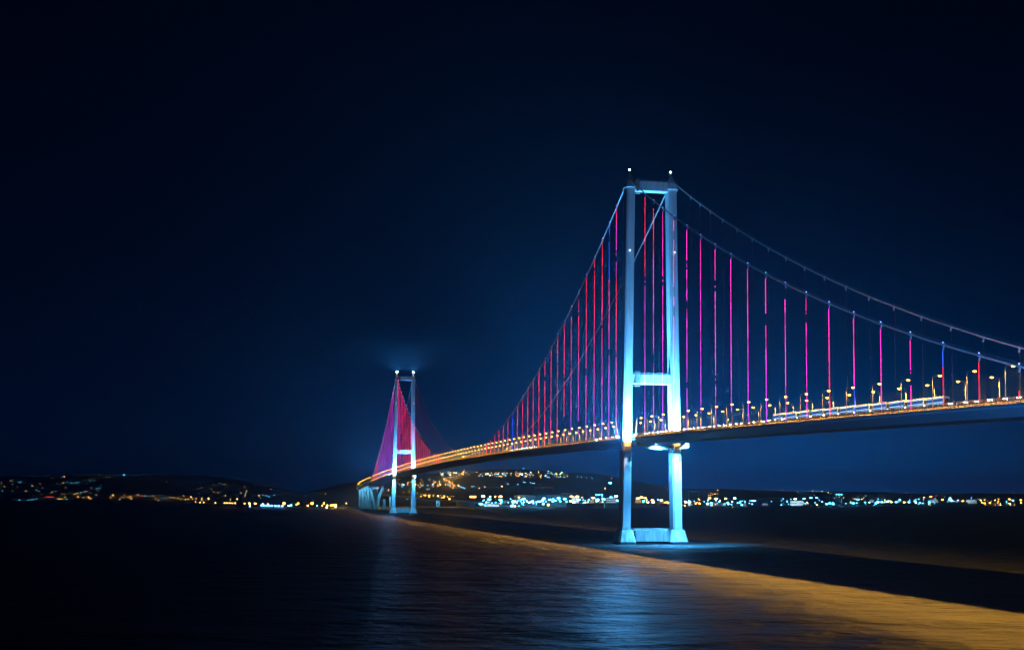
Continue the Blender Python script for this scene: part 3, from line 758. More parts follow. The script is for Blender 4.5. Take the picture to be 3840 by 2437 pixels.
JET = "463,427,b2 517,428,b2 573,430,b2 632,432,b2 685,432,b2 760,434,b2 832,432,b2 910,438,b2 210,438,b2 205,385,w2 98,383,w 325,387,w2 490,393,w 603,394,w 945,382,o3 1250,383,o2 1548,383,o3 1805,380,o2 1460,430,w2 1213,410,w 1770,430,w 1875,428,w2 1865,465,y2 2055,450,y2 1955,425,o2 1985,425,o2 2010,422,o2 2035,419,o2 2060,416,o2 2287,381,w 1655,430,c 1035,433,c 1062,428,w 1100,411,c 1105,430,c"
for s_ in JET.split():
    a, b2, k = s_.split(','); pick_lamp('by the low quay left of the V pier', 900+float(a)/5.733, 1820+float(b2)/5.733, k[0], int(k[1]) if len(k) > 1 else 1)
rr = random.Random(11)
for i in range(118):
    x = rr.uniform(1645, 2125); y = 1764 + rr.triangular(0, 24, 8) + 0.010*(x-1645)
    pick_lamp('in the hilltop town under the main span', x, y, rr.choice('wwwwwoocccg'), 2 if rr.random() < 0.16 else 1)
for i in range(46):
    x = rr.uniform(1490, 1700); y = 1797 + rr.triangular(0, 36, 18) + 0.02*(x-1490)
    pick_lamp('on the slope behind the far tower', x, y, rr.choice('wwwwoocc'), 2 if rr.random() < 0.12 else 1)
for i in range(26):
    x = rr.uniform(1560, 1690); y = 1853 + rr.uniform(0, 18) + 0.05*(x-1560)
    pick_lamp('beside the low end of the viaduct', x, y, rr.choice('wooy'), 2 if rr.random() < 0.3 else 1)
for s_ in "1719,1820,w2 1724,1824,c 1730,1826,c 1736,1828,c 1742,1830,c 1770,1824,c 1777,1823,c 1797,1829,w 1818,1825,w 1882,1823,w2 1905,1814,c 1941,1816,c 1964,1807,c 1969,1808,c 1989,1809,c 1997,1811,c 2003,1811,c 1963,1755,c2 2057,1766,c2 2102,1756,c 2139,1752,c 2128,1783,w 2165,1786,c 2180,1789,c 2200,1790,c 2221,1791,c 2294,1792,w 2433,1811,c 2496,1825,w 2504,1834,c 2511,1844,c 2269,1830,o2 2271,1834,r".split():
    a, b2, k = s_.split(','); pick_lamp('on the slope above the shipyard', float(a), float(b2), k[0], int(k[1]) if len(k) > 1 else 1)
R5 = "503,82,w 580,82,w 668,64,w2 826,93,w 862,30,w2 775,152,w 873,162,w2 965,130,w 1203,95,w 1183,140,w 1220,163,c 1250,165,c 1280,165,c 1310,168,c 1390,102,w2 1443,174,c 1537,198,c 1598,172,w2 1770,238,w 2097,250,w 2108,268,w 2167,282,c 2275,294,w 2360,240,c 310,218,w2 157,284,w 127,195,c 200,325,w 235,314,w 268,309,w 308,303,w 150,330,w 100,335,w"
for s_ in R5.split():
    a, b2, k = s_.split(','); pick_lamp('on the hillside right of the near tower', 2640+float(a)/6.02, 1800+float(b2)/6.02, k[0], int(k[1]) if len(k) > 1 else 1)
R6 = "45,244,w2 135,246,c 258,250,w2 393,272,w2 457,298,c 643,290,c 648,378,w 92,333,w 536,406,w 745,392,w 1080,355,c 1050,392,w 1125,345,c 1246,348,c 1200,392,w 1155,428,w2 970,420,w 1348,335,c 1520,415,c 2163,289,c 2270,285,c 2272,345,r 2018,418,r 2050,462,c 2240,445,c2 2330,470,c 2385,430,c"
for s_ in R6.split():
    a, b2, k = s_.split(','); pick_lamp('behind the shipyard at right', 3040+float(a)/6.02, 1800+float(b2)/6.02, k[0], int(k[1]) if len(k) > 1 else 1)
for s_ in "425,335,r 423,366,r 615,369,c 758,398,y2 925,442,w2 1228,379,b2 1218,412,b2 1370,430,w 1395,445,w 1665,462,w 1588,465,c 2180,295,r".split():
    a, b2, k = s_.split(','); pick_lamp('behind the shipyard at right', 3440+float(a)/6.02, 1800+float(b2)/6.02, k[0], int(k[1]) if len(k) > 1 else 1)
for i in range(296):
    x = rr.choice((rr.uniform(2545, 2720), rr.uniform(1800, 2330), rr.uniform(1800, 2100), rr.uniform(2130, 2340), rr.uniform(2380, 2520), rr.uniform(2640, 3120), rr.uniform(3100, 3840), rr.uniform(3180, 3840)))
    y = rr.triangular(1866, 1900, 1886)
    k = rr.choice('ccccccwgb') if x < 2340 or x > 2640 else rr.choice('wwocc')
    if x > 3600: k = rr.choice('cccwooy')
    pick_lamp('among the shipyard berths', x, y, k, 3 if rr.random() < 0.10 else (2 if rr.random() < 0.4 else 1))
for cl, L in LAMPS.items():
    L.sort(); cnt = {}
    for px, py, k, sz in L:
        if 'berths' in cl:
            q_, t_ = shore_pt(px, rr.uniform(3, 30)); p = Vector((q_.x, q_.y, max(q_.z+2.5, CAMH+ray(px, py).z/math.hypot(*ray(px, py)[:2])*t_)))
        else: p = lamp_spot(px, py)
        if p is None: continue
        cnt[k] = cnt.get(k, 0)+1
        yard = 'berths' in cl
        tag(obj('work_lamp' if yard else ('town_lamp' if 'slope behind the far' in cl or 'hilltop' in cl or 'low end' in cl else ('shore_lamp' if 'left' in cl else 'hillside_lamp')), me_sl[k, sz], None, p), f'{KN[k]} lamp {cl}, {ordinal(cnt[k])} such from left', 'lamp', 'lamps '+cl)

# lit hillside road
RP = [(1742,1771),(1736,1780),(1722,1790),(1700,1796),(1680,1800),(1664,1804),(1668,1808),(1684,1813),(1694,1821),(1703,1828),(1709,1833)]
rp = []
for (a, b_), (c, d) in zip(RP[:-1], RP[1:]):
    for i in range(4):
        q, _ = on_ground(a+(c-a)*i/4, b_+(d-b_)*i/4, st=12)
        if q is not None: rp.append(q)
if len(rp) > 4:
    mb = MB(); rings = []
    for i, p in enumerate(rp):
        d = (rp[min(i+1, len(rp)-1)]-rp[max(i-1, 0)]); d.z = 0; d.normalize(); n_ = Vector((-d.y, d.x, 0))
        rings.append([p+n_*11+Vector((0,0,2.2)), p-n_*11+Vector((0,0,2.2)), p-n_*12+Vector((0,0,-3)), p+n_*12+Vector((0,0,-3))])
    mb.loft(rings)
    o = obj('road', mb.mesh('road', principled('hill_road', (0.16, 0.15, 0.14), 0.9, noise=0.2, scale=0.1))); o['kind'] = 'structure'; o['label'] = 'lit road winding down the far hillside'
    for i, p in enumerate(rp[::2]):
        t = tag(obj('roadside_lamp', me_sl['o', 1], None, p+Vector((0, 0, 12))), f'orange lamp along the lit hillside road, {ordinal(i+1)} from its top end', 'lamp', 'lamps along the hillside road')
        light('lamp_light', 'POINT', (1.0, 0.5, 0.12), 60000.0, t, (0, 0, 1.5), 0.8)

# houses on the slopes
walls = [principled(f'house_wall_{i}', c, 0.9, noise=0.15, scale=0.2) for i, c in enumerate(((0.45,0.42,0.36),(0.5,0.47,0.44),(0.36,0.33,0.30)))]
tile = principled('roof_tile', (0.22, 0.08, 0.05), 0.9, noise=0.3, scale=0.5)
lit = [emitter('window_warm', (1.0, 0.6, 0.25), 2.5), emitter('window_cool', (0.6, 0.85, 1.0), 2.0)]
hw = MB().box(-6, 6, -5, 5, -6, 7); rf = MB(); rf.add([(-6.6,-5.6,7),(6.6,-5.6,7),(6.6,5.6,7),(-6.6,5.6,7),(-6.6,0,10.5),(6.6,0,10.5)], [(0,1,5,4),(2,3,4,5),(0,4,3),(1,2,5),(0,3,2,1)])
wi = MB().box(-6.1, -5.95, -0.8, 0.8, 0, 1.5)
me_hw = [hw.mesh('wall', w_) for w_ in walls]; me_rf = rf.mesh('roof', tile); me_wi = [wi.mesh('window', l_) for l_ in lit]
hs = []
for i in range(70):
    px = rr.choice((rr.uniform(30, 1000), rr.uniform(1490, 1720), rr.uniform(1645, 2120), rr.uniform(2700, 3700)))
    py = {0: 1815+rr.uniform(0, 40), 1: 1800+rr.uniform(0, 40), 2: 1768+rr.uniform(0, 25)}[0 if px < 1400 else (1 if px < 1645 else 2)] if px < 2300 else rr.uniform(1825, 1850)
    p, t_ = on_ground(px, py)
    if p is not None: hs.append((px, p))
hs.sort(key=lambda q: q[0])
for i, (px, p) in enumerate(hs):
    reg = 'far left shore' if px < 1400 else ('slope behind the far tower' if px < 2300 else 'hillside right of the near tower')
    h_ = thing('house', f'small lit house on the {reg}, {ordinal(i+1)} house from the left', 'house', p, (0, 0, math.atan2(p.y-CAMY, p.x-CAMX)+rr.uniform(-0.4, 0.4)), 'houses on the far slopes')
    obj('wall', me_hw[i % 3], h_); obj('roof', me_rf, h_)
    for y in (-3, 0.2, 3):
        if rr.random() < 0.6: obj('window', me_wi[rr.random() < 0.3], h_, (0, y, rr.choice((1.0, 4.0))))

# ---- shipyard
shedm = principled('shed_cladding', (0.42, 0.47, 0.50), 0.6, noise=0.15, scale=0.08, streak=True)
shedd = principled('shed_roof', (0.22, 0.25, 0.27), 0.6, noise=0.15, scale=0.1)
def face(p): return math.atan2(p.y-CAMY, p.x-CAMX)     # local -X looks back over the strait
def shed(px0, px1, ytop, inland, label, name='ship_hall', mat=shedm, bays=8, litrows=0, dep=60):
    p, t = shore_pt((px0+px1)/2, inland); k = t/FPX
    W = (px1-px0)*k/2; ztop = (CAMH + ray((px0+px1)/2, ytop).z/math.hypot(*ray((px0+px1)/2, ytop)[:2])*t) - p.z
    h_ = thing(name, label, 'building', p, (0, 0, face(p)))
    b_ = MB().box(0, dep, -W, W, -3, ztop); Bw = obj('wall', b_.mesh('wall', mat), h_)
    r_ = MB(); r_.add([(-0.6,-W-0.6,ztop),(dep+0.6,-W-0.6,ztop),(dep+0.6,W+0.6,ztop),(-0.6,W+0.6,ztop),(-0.6,0,ztop+W*0.06),(dep+0.6,0,ztop+W*0.06)], [(0,1,5,4),(2,3,4,5),(0,4,3),(1,2,5),(0,3,2,1)])
    obj('roof', r_.mesh('roof', shedd), h_)
    bw = 2*W/bays
    for i in range(bays):
        y0 = -W+i*bw
        if litrows:
            for r in range(litrows):
                zz = 1.5+(ztop-2.5)/litrows*r
                q = MB().box(-0.15, -0.02, y0+bw*0.15, y0+bw*0.85, zz, zz+(ztop-2.5)/litrows*0.75); obj('window', q.mesh('window', lit[1]), Bw)
        else:
            q = MB().box(-0.35, -0.03, y0+0.4, y0+0.9, 0, ztop-0.4); obj('cladding_rib', q.mesh('cladding_rib', mat), Bw)
    return h_
shed(1928, 2008, 1857, 110, 'pale blue ship hall left of the red gantry crane', bays=9)
shed(2012, 2132, 1857, 130, 'wide pale blue ship hall right of the red gantry crane', bays=12)
shed(2840, 2960, 1868, 120, 'long dark blue shed right of the yellow crane jib', mat=principled('dark_cladding', (0.10, 0.16, 0.25), 0.6, noise=0.2, scale=0.1), bays=14)
shed(2964, 3012, 1875, 70, 'low arcade building with tall lit greenish windows', name='workshop', bays=8, litrows=2, dep=25)
shed(3258, 3290, 1856, 200, 'grey block tower behind the bright orange floodlight', name='block_building', bays=5, dep=30)
shed(2146, 2172, 1859, 100, 'orange lit block building beside the moored hull', name='block_building', mat=principled('ochre_render', (0.5, 0.36, 0.2), 0.9, noise=0.2, scale=0.2), bays=4, litrows=5, dep=20)
shed(1815, 1872, 1884, 45, 'low workshop with a lit front near the left shipyard lamps', name='workshop', bays=9, litrows=1, dep=20)
shed(1876, 1926, 1876, 70, 'low workshop tucked left of the first ship hall', name='workshop', bays=6, dep=30)
shed(2655, 2700, 1882, 60, 'low grey store under the grey gantry crane', name='store_building', bays=5, dep=25)
shed(2703, 2722, 1884, 40, 'small white store near the greenish floodlight', name='store_building', bays=3, dep=14)
shed(3135, 3165, 1888, 30, 'small pale store on the quay beside the red trestles', name='store_building', bays=4, dep=14)
shed(1712, 1782, 1880, 30, 'long low quay building with a white lit edge at the viaduct end', name='quay_building', bays=8, dep=14)
shed(1037, 1058, 1898, 20, 'small bright blue-white pavilion on the low quay', name='pavilion', bays=4, litrows=1, dep=10)
shed(1098, 1130, 1899, 30, 'small dark quay store right of the blue lamps', name='store_building', bays=4, dep=10)
shed(3625, 3660, 1873, 80, 'teal workshop beside the blue mast lamps', name='workshop', bays=6, litrows=3, dep=20)
shed(3700, 3735, 1884, 60, 'low store with orange light at far right', name='store_building', bays=5, dep=20)

redp = principled('crane_red', (0.42, 0.07, 0.04), 0.5, noise=0.2, scale=0.3)
yelp = principled('crane_yellow', (0.65, 0.42, 0.05), 0.5, noise=0.2, scale=0.3)
whip = principled('crane_white', (0.55, 0.58, 0.6), 0.5, noise=0.15, scale=0.3)
def zray(px, py, t): v = ray(px, py); return CAMH + v.z/math.hypot(v.x, v.y)*t
def gantry(px0, px1, ytop, inland, label, mat, beam=4.0, lamp=None):
    pm = (px0+px1)/2; p, t = shore_pt(pm, inland); k = t/FPX; W = (px1-px0)*k/2; Z = zray(pm, ytop, t)-p.z
    g = thing('gantry_crane', label, 'crane', p, (0, 0, face(p)), 'shipyard cranes')
    for s in (-1, 1):
        q = MB(); y = s*W*0.92
        q.tube([(-7, y, 0), (-1.2, y, Z-beam)], 0.9, 6); q.tube([(7, y, 0), (1.2, y, Z-beam)], 0.9, 6); q.tube([(-6, y, 5), (6, y, 5)], 0.6, 6)
        obj('leg', q.mesh('leg', mat), g)
        w_ = MB()
        for x in (-7, 7): w_.box(x-1.4, x+1.4, y-0.7, y+0.7, -0.6, 0.9)
        obj('bogie', w_.mesh('bogie', darkst), g)
    b_ = MB().box(-1.6, 1.6, -W, W, Z-beam, Z); Bm = obj('beam', b_.mesh('beam', mat), g)
    tr = MB().box(-2.2, 2.2, W*0.1, W*0.1+5, Z-beam-2.4, Z-beam-0.1); obj('trolley', tr.mesh('trolley', whip), Bm)
    hk = MB().tube([(0, W*0.1+2.5, Z-beam-2.4), (0, W*0.1+2.5, Z*0.45)], 0.12, 5); hk.box(-0.5, 0.5, W*0.1+2, W*0.1+3, Z*0.45-1.2, Z*0.45); obj('hook', hk.mesh('hook', darkst), Bm)
    return g
gantry(2003, 2076, 1826, 150, 'tall red goliath gantry crane between the pale ship halls', redp, 4.5)
gantry(2104, 2162, 1848, 170, 'pale portal gantry crane right of the wide ship hall', whip, 3)
gantry(2581, 2622, 1840, 90, 'grey portal gantry crane just right of the near tower', whip, 3.5)
gantry(3058, 3112, 1842, 130, 'dark gantry crane with a yellow lit leg above the quay', yelp, 3)
gantry(3460, 3496, 1864, 120, 'yellow gantry crane above the long dark hull', yelp, 3)
gantry(3742, 3778, 1865, 130, 'yellow gantry crane at the far right of the shipyard', yelp, 3)
gantry(3672, 3704, 1868, 110, 'orange beam gantry crane left of the far right crane', principled('crane_orange', (0.6, 0.24, 0.05), 0.5, noise=0.2, scale=0.3), 2.5)
def trestle(px, w, ytop, inland, label, mat):
    p, t = shore_pt(px, inland); k = t/FPX; W = w*k/2; Z = zray(px, ytop, t)-p.z
    g = thing('trestle_frame', label, 'frame', p, (0, 0, face(p)), 'shipyard trestle frames')
    for s in (-1, 1):
        for x in (-3, 3): q = MB().tube([(x, s*W, 0), (x*0.4, s*W*0.45, Z)], 0.6, 6); obj('leg', q.mesh('leg', mat), g)
    q = MB().box(-2.5, 2.5, -W*0.7, W*0.7, Z, Z+1.2); obj('top_platform', q.mesh('top_platform', mat), g)
    q = MB().tube([(-2, -W*0.75, Z*0.45), (-2, W*0.75, Z*0.45)], 0.4, 5); obj('brace', q.mesh('brace', mat), g)
trestle(3063, 17, 1868, 30, 'yellow A-shaped trestle frame on the quay', yelp)
trestle(3163, 11, 1876, 40, 'left red lit trestle frame on the quay', redp)
trestle(3185, 11, 1872, 40, 'right red lit trestle frame on the quay', redp)
trestle(3219, 12, 1873, 40, 'pale lit trestle frame right of the red ones', whip)
trestle(2766, 10, 1878, 30, 'small yellow trestle frame near the greenish floodlight', yelp)
def luffer(px, ybase, pxt, ytop, inland, label, mat):
    p, t = shore_pt(px, inland); k = t/FPX; Z = zray(px, ybase, t)-p.z; Zt = zray(pxt, ytop, t)-p.z; dy = -(pxt-px)*k
    g = thing('luffing_crane', label, 'crane', p, (0, 0, face(p)), 'shipyard cranes')
    q = MB()
    for x in (-3, 3):
        for y in (-3, 3): q.tube([(x, y, 0), (x*0.5, y*0.5, Z)], 0.45, 5)
    obj('portal', q.mesh('portal', mat), g)
    q = MB().box(-2.5, 2.5, -3, 3, Z, Z+3.5); H_ = obj('cab_house', q.mesh('cab_house', mat), g)
    q = MB(); lattice(q, (0, 0, Z+3), (0, dy, Zt), 1.0, 1.4, 10, 0.28); obj('jib', q.mesh('jib', mat), g)
    q = MB().tube([(0, dy, Zt), (0, dy, Z*0.5)], 0.12, 4); obj('hoist_rope', q.mesh('hoist_rope', darkst), g)
luffer(2215, 1868, 2203, 1830, 20, 'white luffing crane with raised jib beside the dark hull', whip)
luffer(2186, 1866, 2181, 1846, 40, 'short pale luffing crane left of the raised white jib', whip)
luffer(2402, 1850, 2416, 1808, 60, 'luffing crane with lit jib tip between the tower legs', whip)
luffer(2793, 1876, 2790, 1858, 50, 'yellow lit jib crane right of the greenish floodlight', yelp)
luffer(3306, 1872, 3313, 1856, 40, 'pale luffing crane over the dark dock, jib to the right', whip)
luffer(3372, 1872, 3361, 1852, 40, 'pale luffing crane over the dark dock, jib to the left', whip)
luffer(3531, 1880, 3528, 1866, 40, 'small orange lit jib crane over the long hull', yelp)
luffer(3490, 1880, 3491, 1860, 30, 'yellow lamp-topped jib crane over the long hull', yelp)
luffer(2293, 1862, 2300, 1850, 30, 'small teal-lit luffing crane left of the near tower', whip)

def ship(px0, px1, ydeck, off, label, hullm, bow=1, sup=(0.72, 0.95), supz=14, litm=0, name='moored_ship'):
    pm = (px0+px1)/2; p, t = shore_pt(pm, 0); v = ray(pm, 1862); h = math.hypot(v.x, v.y); t -= off
    p = Vector((CAMX+v.x/h*t, CAMY+v.y/h*t, 0)); k = t/FPX; L = (px1-px0)*k/2; D = zray(pm, ydeck, t)
    g = thing(name, label, 'ship', p, (0, 0, face(p)+ (0 if bow > 0 else math.pi)), 'ships moored at the shipyard')
    # local y: +y is image left; bow>0 means bow to the right (-y)
    Wd = max(6.0, L*0.16); rings = []
    for f, wf, zf in ((1.0, 0.75, 1.0), (0.9, 0.95, 1.0), (0.4, 1, 1.0), (-0.4, 1, 1.0), (-0.75, 0.8, 1.06), (-0.93, 0.35, 1.14), (-1.0, 0.04, 1.2)):
        y = f*L; yb = y*0.96
        rings.append([(-Wd*wf, y, D*zf), (-Wd*wf*0.9, yb, -1.5), (Wd*wf*0.9, yb, -1.5), (Wd*wf, y, D*zf)])
    q = MB().loft(rings); Hh = obj('hull', q.mesh('hull', hullm), g)
    q = MB()
    for s in (-1, 1): q.tube([(s*Wd*0.97, L*0.95, D+1.1), (s*Wd*0.97, -L*0.7, D+1.1)], 0.15, 4)
    obj('deck_rail', q.mesh('deck_rail', whip), Hh)
    a, b_ = L*(2*sup[0]-1), L*(2*sup[1]-1)
    for i in range(3):
        z0 = D+supz/3*i; q = MB().box(-Wd*(0.85-0.1*i), Wd*(0.85-0.1*i), a+(b_-a)*0.06*i, b_-(b_-a)*0.08*i, z0, z0+supz/3-0.02)
        T_ = obj('superstructure_deck', q.mesh('superstructure_deck', whip), g)
        n_ = 5
        for j in range(n_):
            y0 = a+(b_-a)*(0.12+0.16*j)
            for s in (-1, 1):
                x = s*(Wd*(0.85-0.1*i)+0.06)
                w_ = MB().box(x-0.05, x+0.05, y0, y0+(b_-a)*0.1, z0+supz*0.12, z0+supz*0.22); obj('window', w_.mesh('window', lit[litm]), T_)
    q = MB().tube([(0, (a+b_)/2, D+supz), (0, (a+b_)/2, D+supz*1.7)], [0.5, 0.2], 6); q.tube([(-2, (a+b_)/2, D+supz*1.45), (2, (a+b_)/2, D+supz*1.45)], 0.15, 4); obj('mast', q.mesh('mast', whip), g)
    q = MB().tube([(0, a+(b_-a)*0.85, D+supz*0.9), (0, a+(b_-a)*0.88, D+supz*1.35)], 1.6, 8); obj('funnel', q.mesh('funnel', hullm), g)
    for f in (-0.35, 0.05):
        q = MB().tube([(0, f*L, D), (0, f*L, D+9)], 0.6, 6); q.tube([(0, f*L, D+8.5), (0, f*L-10, D+13)], 0.35, 5); obj('deck_crane', q.mesh('deck_crane', yelp), g)
hull_d = principled('hull_dark', (0.03, 0.04, 0.05), 0.5, noise=0.2, scale=0.1); hull_r = principled('hull_red', (0.30, 0.06, 0.05), 0.6, noise=0.2, scale=0.1)
hull_t = principled('hull_teal', (0.05, 0.16, 0.19), 0.5, noise=0.2, scale=0.1); hull_o = principled('hull_ochre', (0.30, 0.14, 0.07), 0.6, noise=0.2, scale=0.1); hull_b = principled('hull_blue', (0.08, 0.10, 0.28), 0.5, noise=0.2, scale=0.1)
ship(2122, 2232, 1886, 20, 'dark cargo hull with its bow pointing right, left of the red bow', hull_d, 1, (0.02, 0.2), 10)
ship(2226, 2264, 1887, 60, 'short red hull beside the dark cargo hull', hull_r, 1, (0.1, 0.5), 7)
ship(2258, 2334, 1886, 30, 'teal ship with white lit superstructure left of the near tower', hull_t, -1, (0.15, 0.75), 17, 1)
ship(2372, 2412, 1886, 30, 'ochre hull in orange light between the tower legs', hull_o, 1, (0.15, 0.8), 13)
ship(2466, 2522, 1887, 60, 'red and blue hull right of the grey floating dock', hull_r, -1, (0.1, 0.5), 6)
ship(3255, 3425, 1884, 10, 'very long dark hull under the orange floodlight', hull_d, 1, (0.84, 0.95), 12, 1)
ship(3440, 3622, 1884, 30, 'long black tanker hull with rows of white deck lamps', hull_d, 1, (0.55, 0.75), 14, 1)
ship(3616, 3690, 1888, 20, 'teal hull next to the black tanker at right', hull_t, -1, (0.3, 0.6), 12, 1)
ship(3005, 3045, 1893, 30, 'small dark workboat below the arcade building', hull_d, -1, (0.3, 0.7), 6, 1)
ship(2782, 2804, 1896, 60, 'small white lit ferry near the quay right of the tower', whip, -1, (0.2, 0.8), 6, 1, 'small_ferry')
ship(2578, 2606, 1894, 40, 'dark tug with three blue lamps right of the tower', hull_d, 1, (0.3, 0.7), 5, 1, 'tug_boat')
ship(2840, 2890, 1894, 40, 'blue lit service vessel in front of the long dark shed', hull_b, 1, (0.2, 0.7), 7, 1)
# floating dock
p, t = shore_pt(2438, 0); v = ray(2438, 1862); h = math.hypot(v.x, v.y); t -= 50; p = Vector((CAMX+v.x/h*t, CAMY+v.y/h*t, 0)); k = t/FPX
fd = thing('floating_dock', 'grey floating dock end wall between the tower legs', 'dock', p, (0, 0, face(p)))
W_ = 28*k; Z_ = zray(2438, 1884, t)
q = MB().box(0, 60, -W_, W_, -3, 4); obj('pontoon', q.mesh('pontoon', pierc), fd)
for s in (-1, 1): q = MB().box(0.2, 59.8, s*W_-2.6*s-2.6, s*W_-2.6*s+2.6, 4, Z_); obj('wing_wall', q.mesh('wing_wall', pierc), fd)
q = MB().box(1, 3, -W_+5.3, W_-5.3, 4, Z_-1); obj('dock_gate', q.mesh('dock_gate', pierc), fd)

# floodlight masts, each with its own light; some added to brighten the wide hall
MASTS = "1768,1862,o3 1779,1862,o3 1812,1860,w3 1838,1861,w2 1857,1861,w2 1877,1861,w3 1835,1872,c3 1877,1874,c3 1803,1889,c3 1946,1864,w2 1964,1870,c3 1996,1880,c3 2012,1881,c2 2025,1880,c3 1920,1896,c3 2040,1868,c3 2062,1873,c3 2095,1867,c3 2118,1870,c3 2075,1870,c2 2143,1861,o3 2165,1861,o3 2183,1864,w2 2171,1873,c3 2288,1810,c3 2236,1854,c2 2246,1854,c2 2257,1854,c2 2225,1866,w3 2242,1872,c3 2262,1870,c3 2292,1864,c3 2310,1860,g3 2446,1875,o3 2480,1875,o3 2392,1868,w3 2405,1864,w3 2418,1866,o3 2386,1884,o3 2400,1884,o3 2661,1867,o3 2683,1869,o3 2721,1869,o3 2755,1867,g3 2777,1879,c2 2823,1877,b3 2829,1877,b3 2865,1894,b3 2982,1870,g3 3015,1869,c3 3041,1866,c3 3063,1866,c3 3100,1889,c3 3111,1886,c3 3124,1889,c3 3137,1853,c2 3146,1853,c2 3156,1853,c2 3200,1886,c3 3213,1872,c2 3221,1872,c2 3244,1882,c2 3272,1875,o3 3292,1881,c3 3307,1882,c3 3318,1874,w2 3361,1882,c3 3391,1883,w3 3408,1882,c3 3445,1871,c2 3465,1864,o2 3491,1861,o3 3534,1872,o3 3548,1894,b3 3560,1874,c3 3572,1876,c2 3610,1878,o3 3653,1880,c2 3692,1886,o3 3692,1874,o2 3745,1870,o2 3774,1880,c2 3786,1871,w3 3798,1876,c3 3828,1874,o3"
head_m = {}
for i, s_ in enumerate(MASTS.split()):
    a, b2, k = s_.split(','); px, py = float(a), float(b2); k, sz = k[0], int(k[1])
    inl = 25 if py > 1880 else (60 if py > 1868 else 95)
    p, t = shore_pt(px, inl); z = zray(px, py, t)
    if py > 1884: p, t = shore_pt(px, 6); z = zray(px, py, t)
    H = max(3.0, z-p.z)
    g = thing('floodlight_mast', f'{KN[k]} floodlight mast in the shipyard, {ordinal(i+1)} mast from the left', 'floodlight mast', p, (0, 0, face(p)), 'shipyard floodlight masts')
    q = MB().tube([(0,0,-2),(0,0,H)], [0.55, 0.3], 6); obj('mast', q.mesh('mast', galv), g)
    if (k, sz) not in head_m:
        hm_ = MB(); hm_.box(0.0, 0.6, -2.2, 2.2, -0.9, 0.9); em = emitter(f'mast_glow_{k}_{sz}', KC[k], 26 if sz == 3 else 18)
        lm_ = MB()
        for y in ((-2.4, 0, 2.4) if sz == 3 else (-1.2, 1.2)): lm_.ball((-0.5, y, 0), 2.6 if sz == 3 else 1.6, 6, 4)
        head_m[k, sz] = (hm_.mesh('lamp_bank', darkst), lm_.mesh('lamp', em))
    hb = obj('lamp_bank', head_m[k, sz][0], g, (0, 0, H)); obj('lamps', head_m[k, sz][1], hb)['kind'] = 'stuff'
    light('mast_light', 'SPOT', KC[k] if k != 'c' else (0.05, 0.50, 1.0), YARD_W*(1.0 if sz == 3 else 0.4)*(2.2 if k in 'cgb' else 0.6), g, (-2.0, 0, H+0.2), 1.0, (30.0, 0, -15), R(150), 0.4)

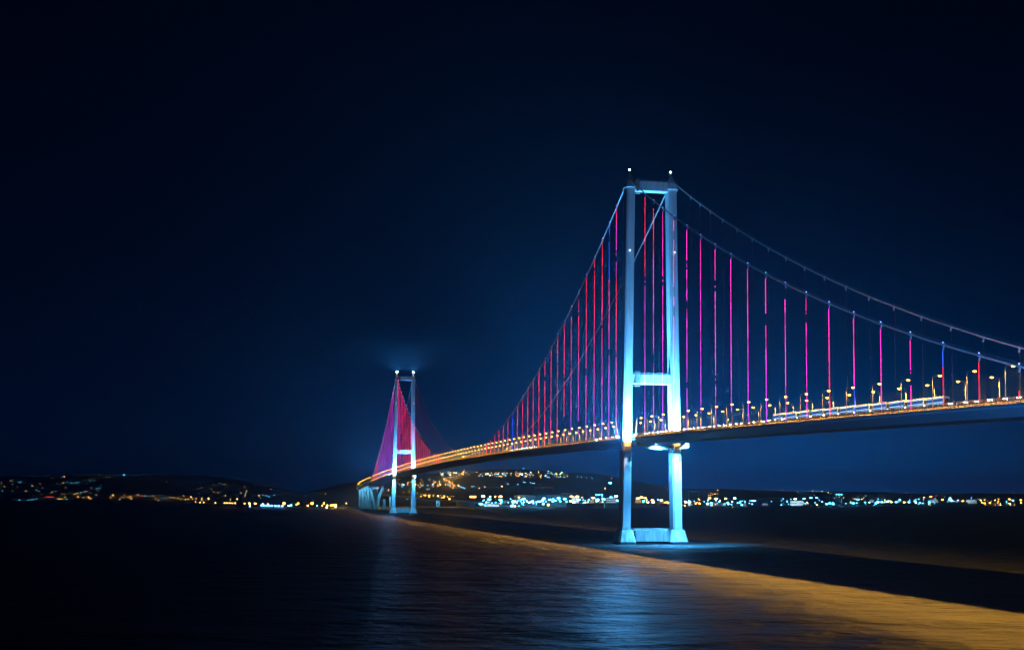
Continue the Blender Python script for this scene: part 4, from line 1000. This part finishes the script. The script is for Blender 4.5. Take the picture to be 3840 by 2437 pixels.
# trees on the quay
bark = principled('bark', (0.05, 0.035, 0.025), 0.9, noise=0.3, scale=1.0); leaf = principled('foliage', (0.05, 0.08, 0.035), 0.8, noise=0.5, scale=0.3)
def tree(px, inland, ht, label):
    p, t = shore_pt(px, inland); g = thing('tree', label, 'tree', p, (0, 0, rr.uniform(0, 6)), 'dark trees on the quay')
    q = MB().tube([(0,0,-1),(0.2,0,ht*0.3),(0,0.3,ht*0.7)], [0.4, 0.3, 0.1], 6)
    for a in range(4): q.tube([(0.1,0,ht*0.35),(math.cos(a*1.6)*ht*0.3, math.sin(a*1.6)*ht*0.3, ht*0.65)], [0.18, 0.05], 5)
    obj('trunk', q.mesh('trunk', bark), g)
    c = MB()
    for i in range(420):
        d = Vector((rr.gauss(0, 1), rr.gauss(0, 1), rr.gauss(0, 1))).normalized()*(rr.random()**0.4)
        o_ = Vector((d.x*ht*0.45, d.y*ht*0.45, ht*0.62+d.z*ht*0.36)); s = rr.uniform(0.5, 1.1)
        u = Vector((rr.uniform(-1,1), rr.uniform(-1,1), rr.uniform(-1,1))).normalized(); w_ = u.orthogonal().normalized()
        c.add([o_-u*s, o_+w_*s*0.6, o_+u*s, o_-w_*s*0.6], [(0,1,2,3)])
    obj('crown', c.mesh('crown', leaf), g)
for i, (px, inl, ht, lab) in enumerate(((1905, 12, 15, 'dark tree on the quay left of the first ship hall'), (1890, 14, 12, 'smaller dark tree left of the quay tree group'), (1918, 10, 11, 'dark tree just right of the big quay tree'), (1821, 14, 13, 'dark tree beside the left shipyard lamp'), (2935, 12, 17, 'big dark tree in front of the long dark shed'), (2948, 12, 13, 'dark tree right of the big shed tree'), (1768, 60, 10, 'dark tree under the twin orange floodlights'), (2700, 10, 10, 'dark bush-like tree near the small white store'))):
    tree(px, inl, ht, lab)

# buoy with a yellow light and a small boat
def at_water(px, py):
    v = ray(px, py); return Vector((CAMX, CAMY, CAMH)) + v*(-CAMH/v.z)
p = at_water(2747, 1906)
g = thing('navigation_buoy', 'navigation buoy with a yellow light floating off the quay', 'buoy', p)
q = MB().tube([(0,0,-1),(0,0,0.8)], [1.4, 1.2], 10); obj('float', q.mesh('float', yelp), g)
q = MB()
for a in range(3): q.tube([(math.cos(a*2.1)*0.9, math.sin(a*2.1)*0.9, 0.8), (0.1*math.cos(a*2.1), 0.1*math.sin(a*2.1), 3.4)], 0.08, 5)
obj('cage', q.mesh('cage', yelp), g)
q = MB().ball((0,0,3.9), 0.9, 8, 5); obj('lamp', q.mesh('lamp', emitter('buoy_glow', (1.0, 0.65, 0.05), 14)), g)
#SHORE_END

# ------------------------------------------------------------------ haze over the strait
hm = bpy.data.materials.new('sea_haze'); hm.use_nodes = True
nt = hm.node_tree; nt.nodes.clear()
pv = nt.nodes.new('ShaderNodeVolumePrincipled'); pv.inputs['Color'].default_value = (0.30, 0.62, 1.0, 1); pv.inputs['Density'].default_value = 1.0e-4; pv.inputs['Anisotropy'].default_value = 0.78
oo = nt.nodes.new('ShaderNodeOutputMaterial'); nt.links.new(pv.outputs[0], oo.inputs['Volume'])
hz = MB().box(-5200, 15200, -13600, 13600, -8, 300)
hz = obj('haze', hz.mesh('haze', hm)); hz['kind'] = 'stuff'; hz['label'] = 'thin blue night haze over the strait'
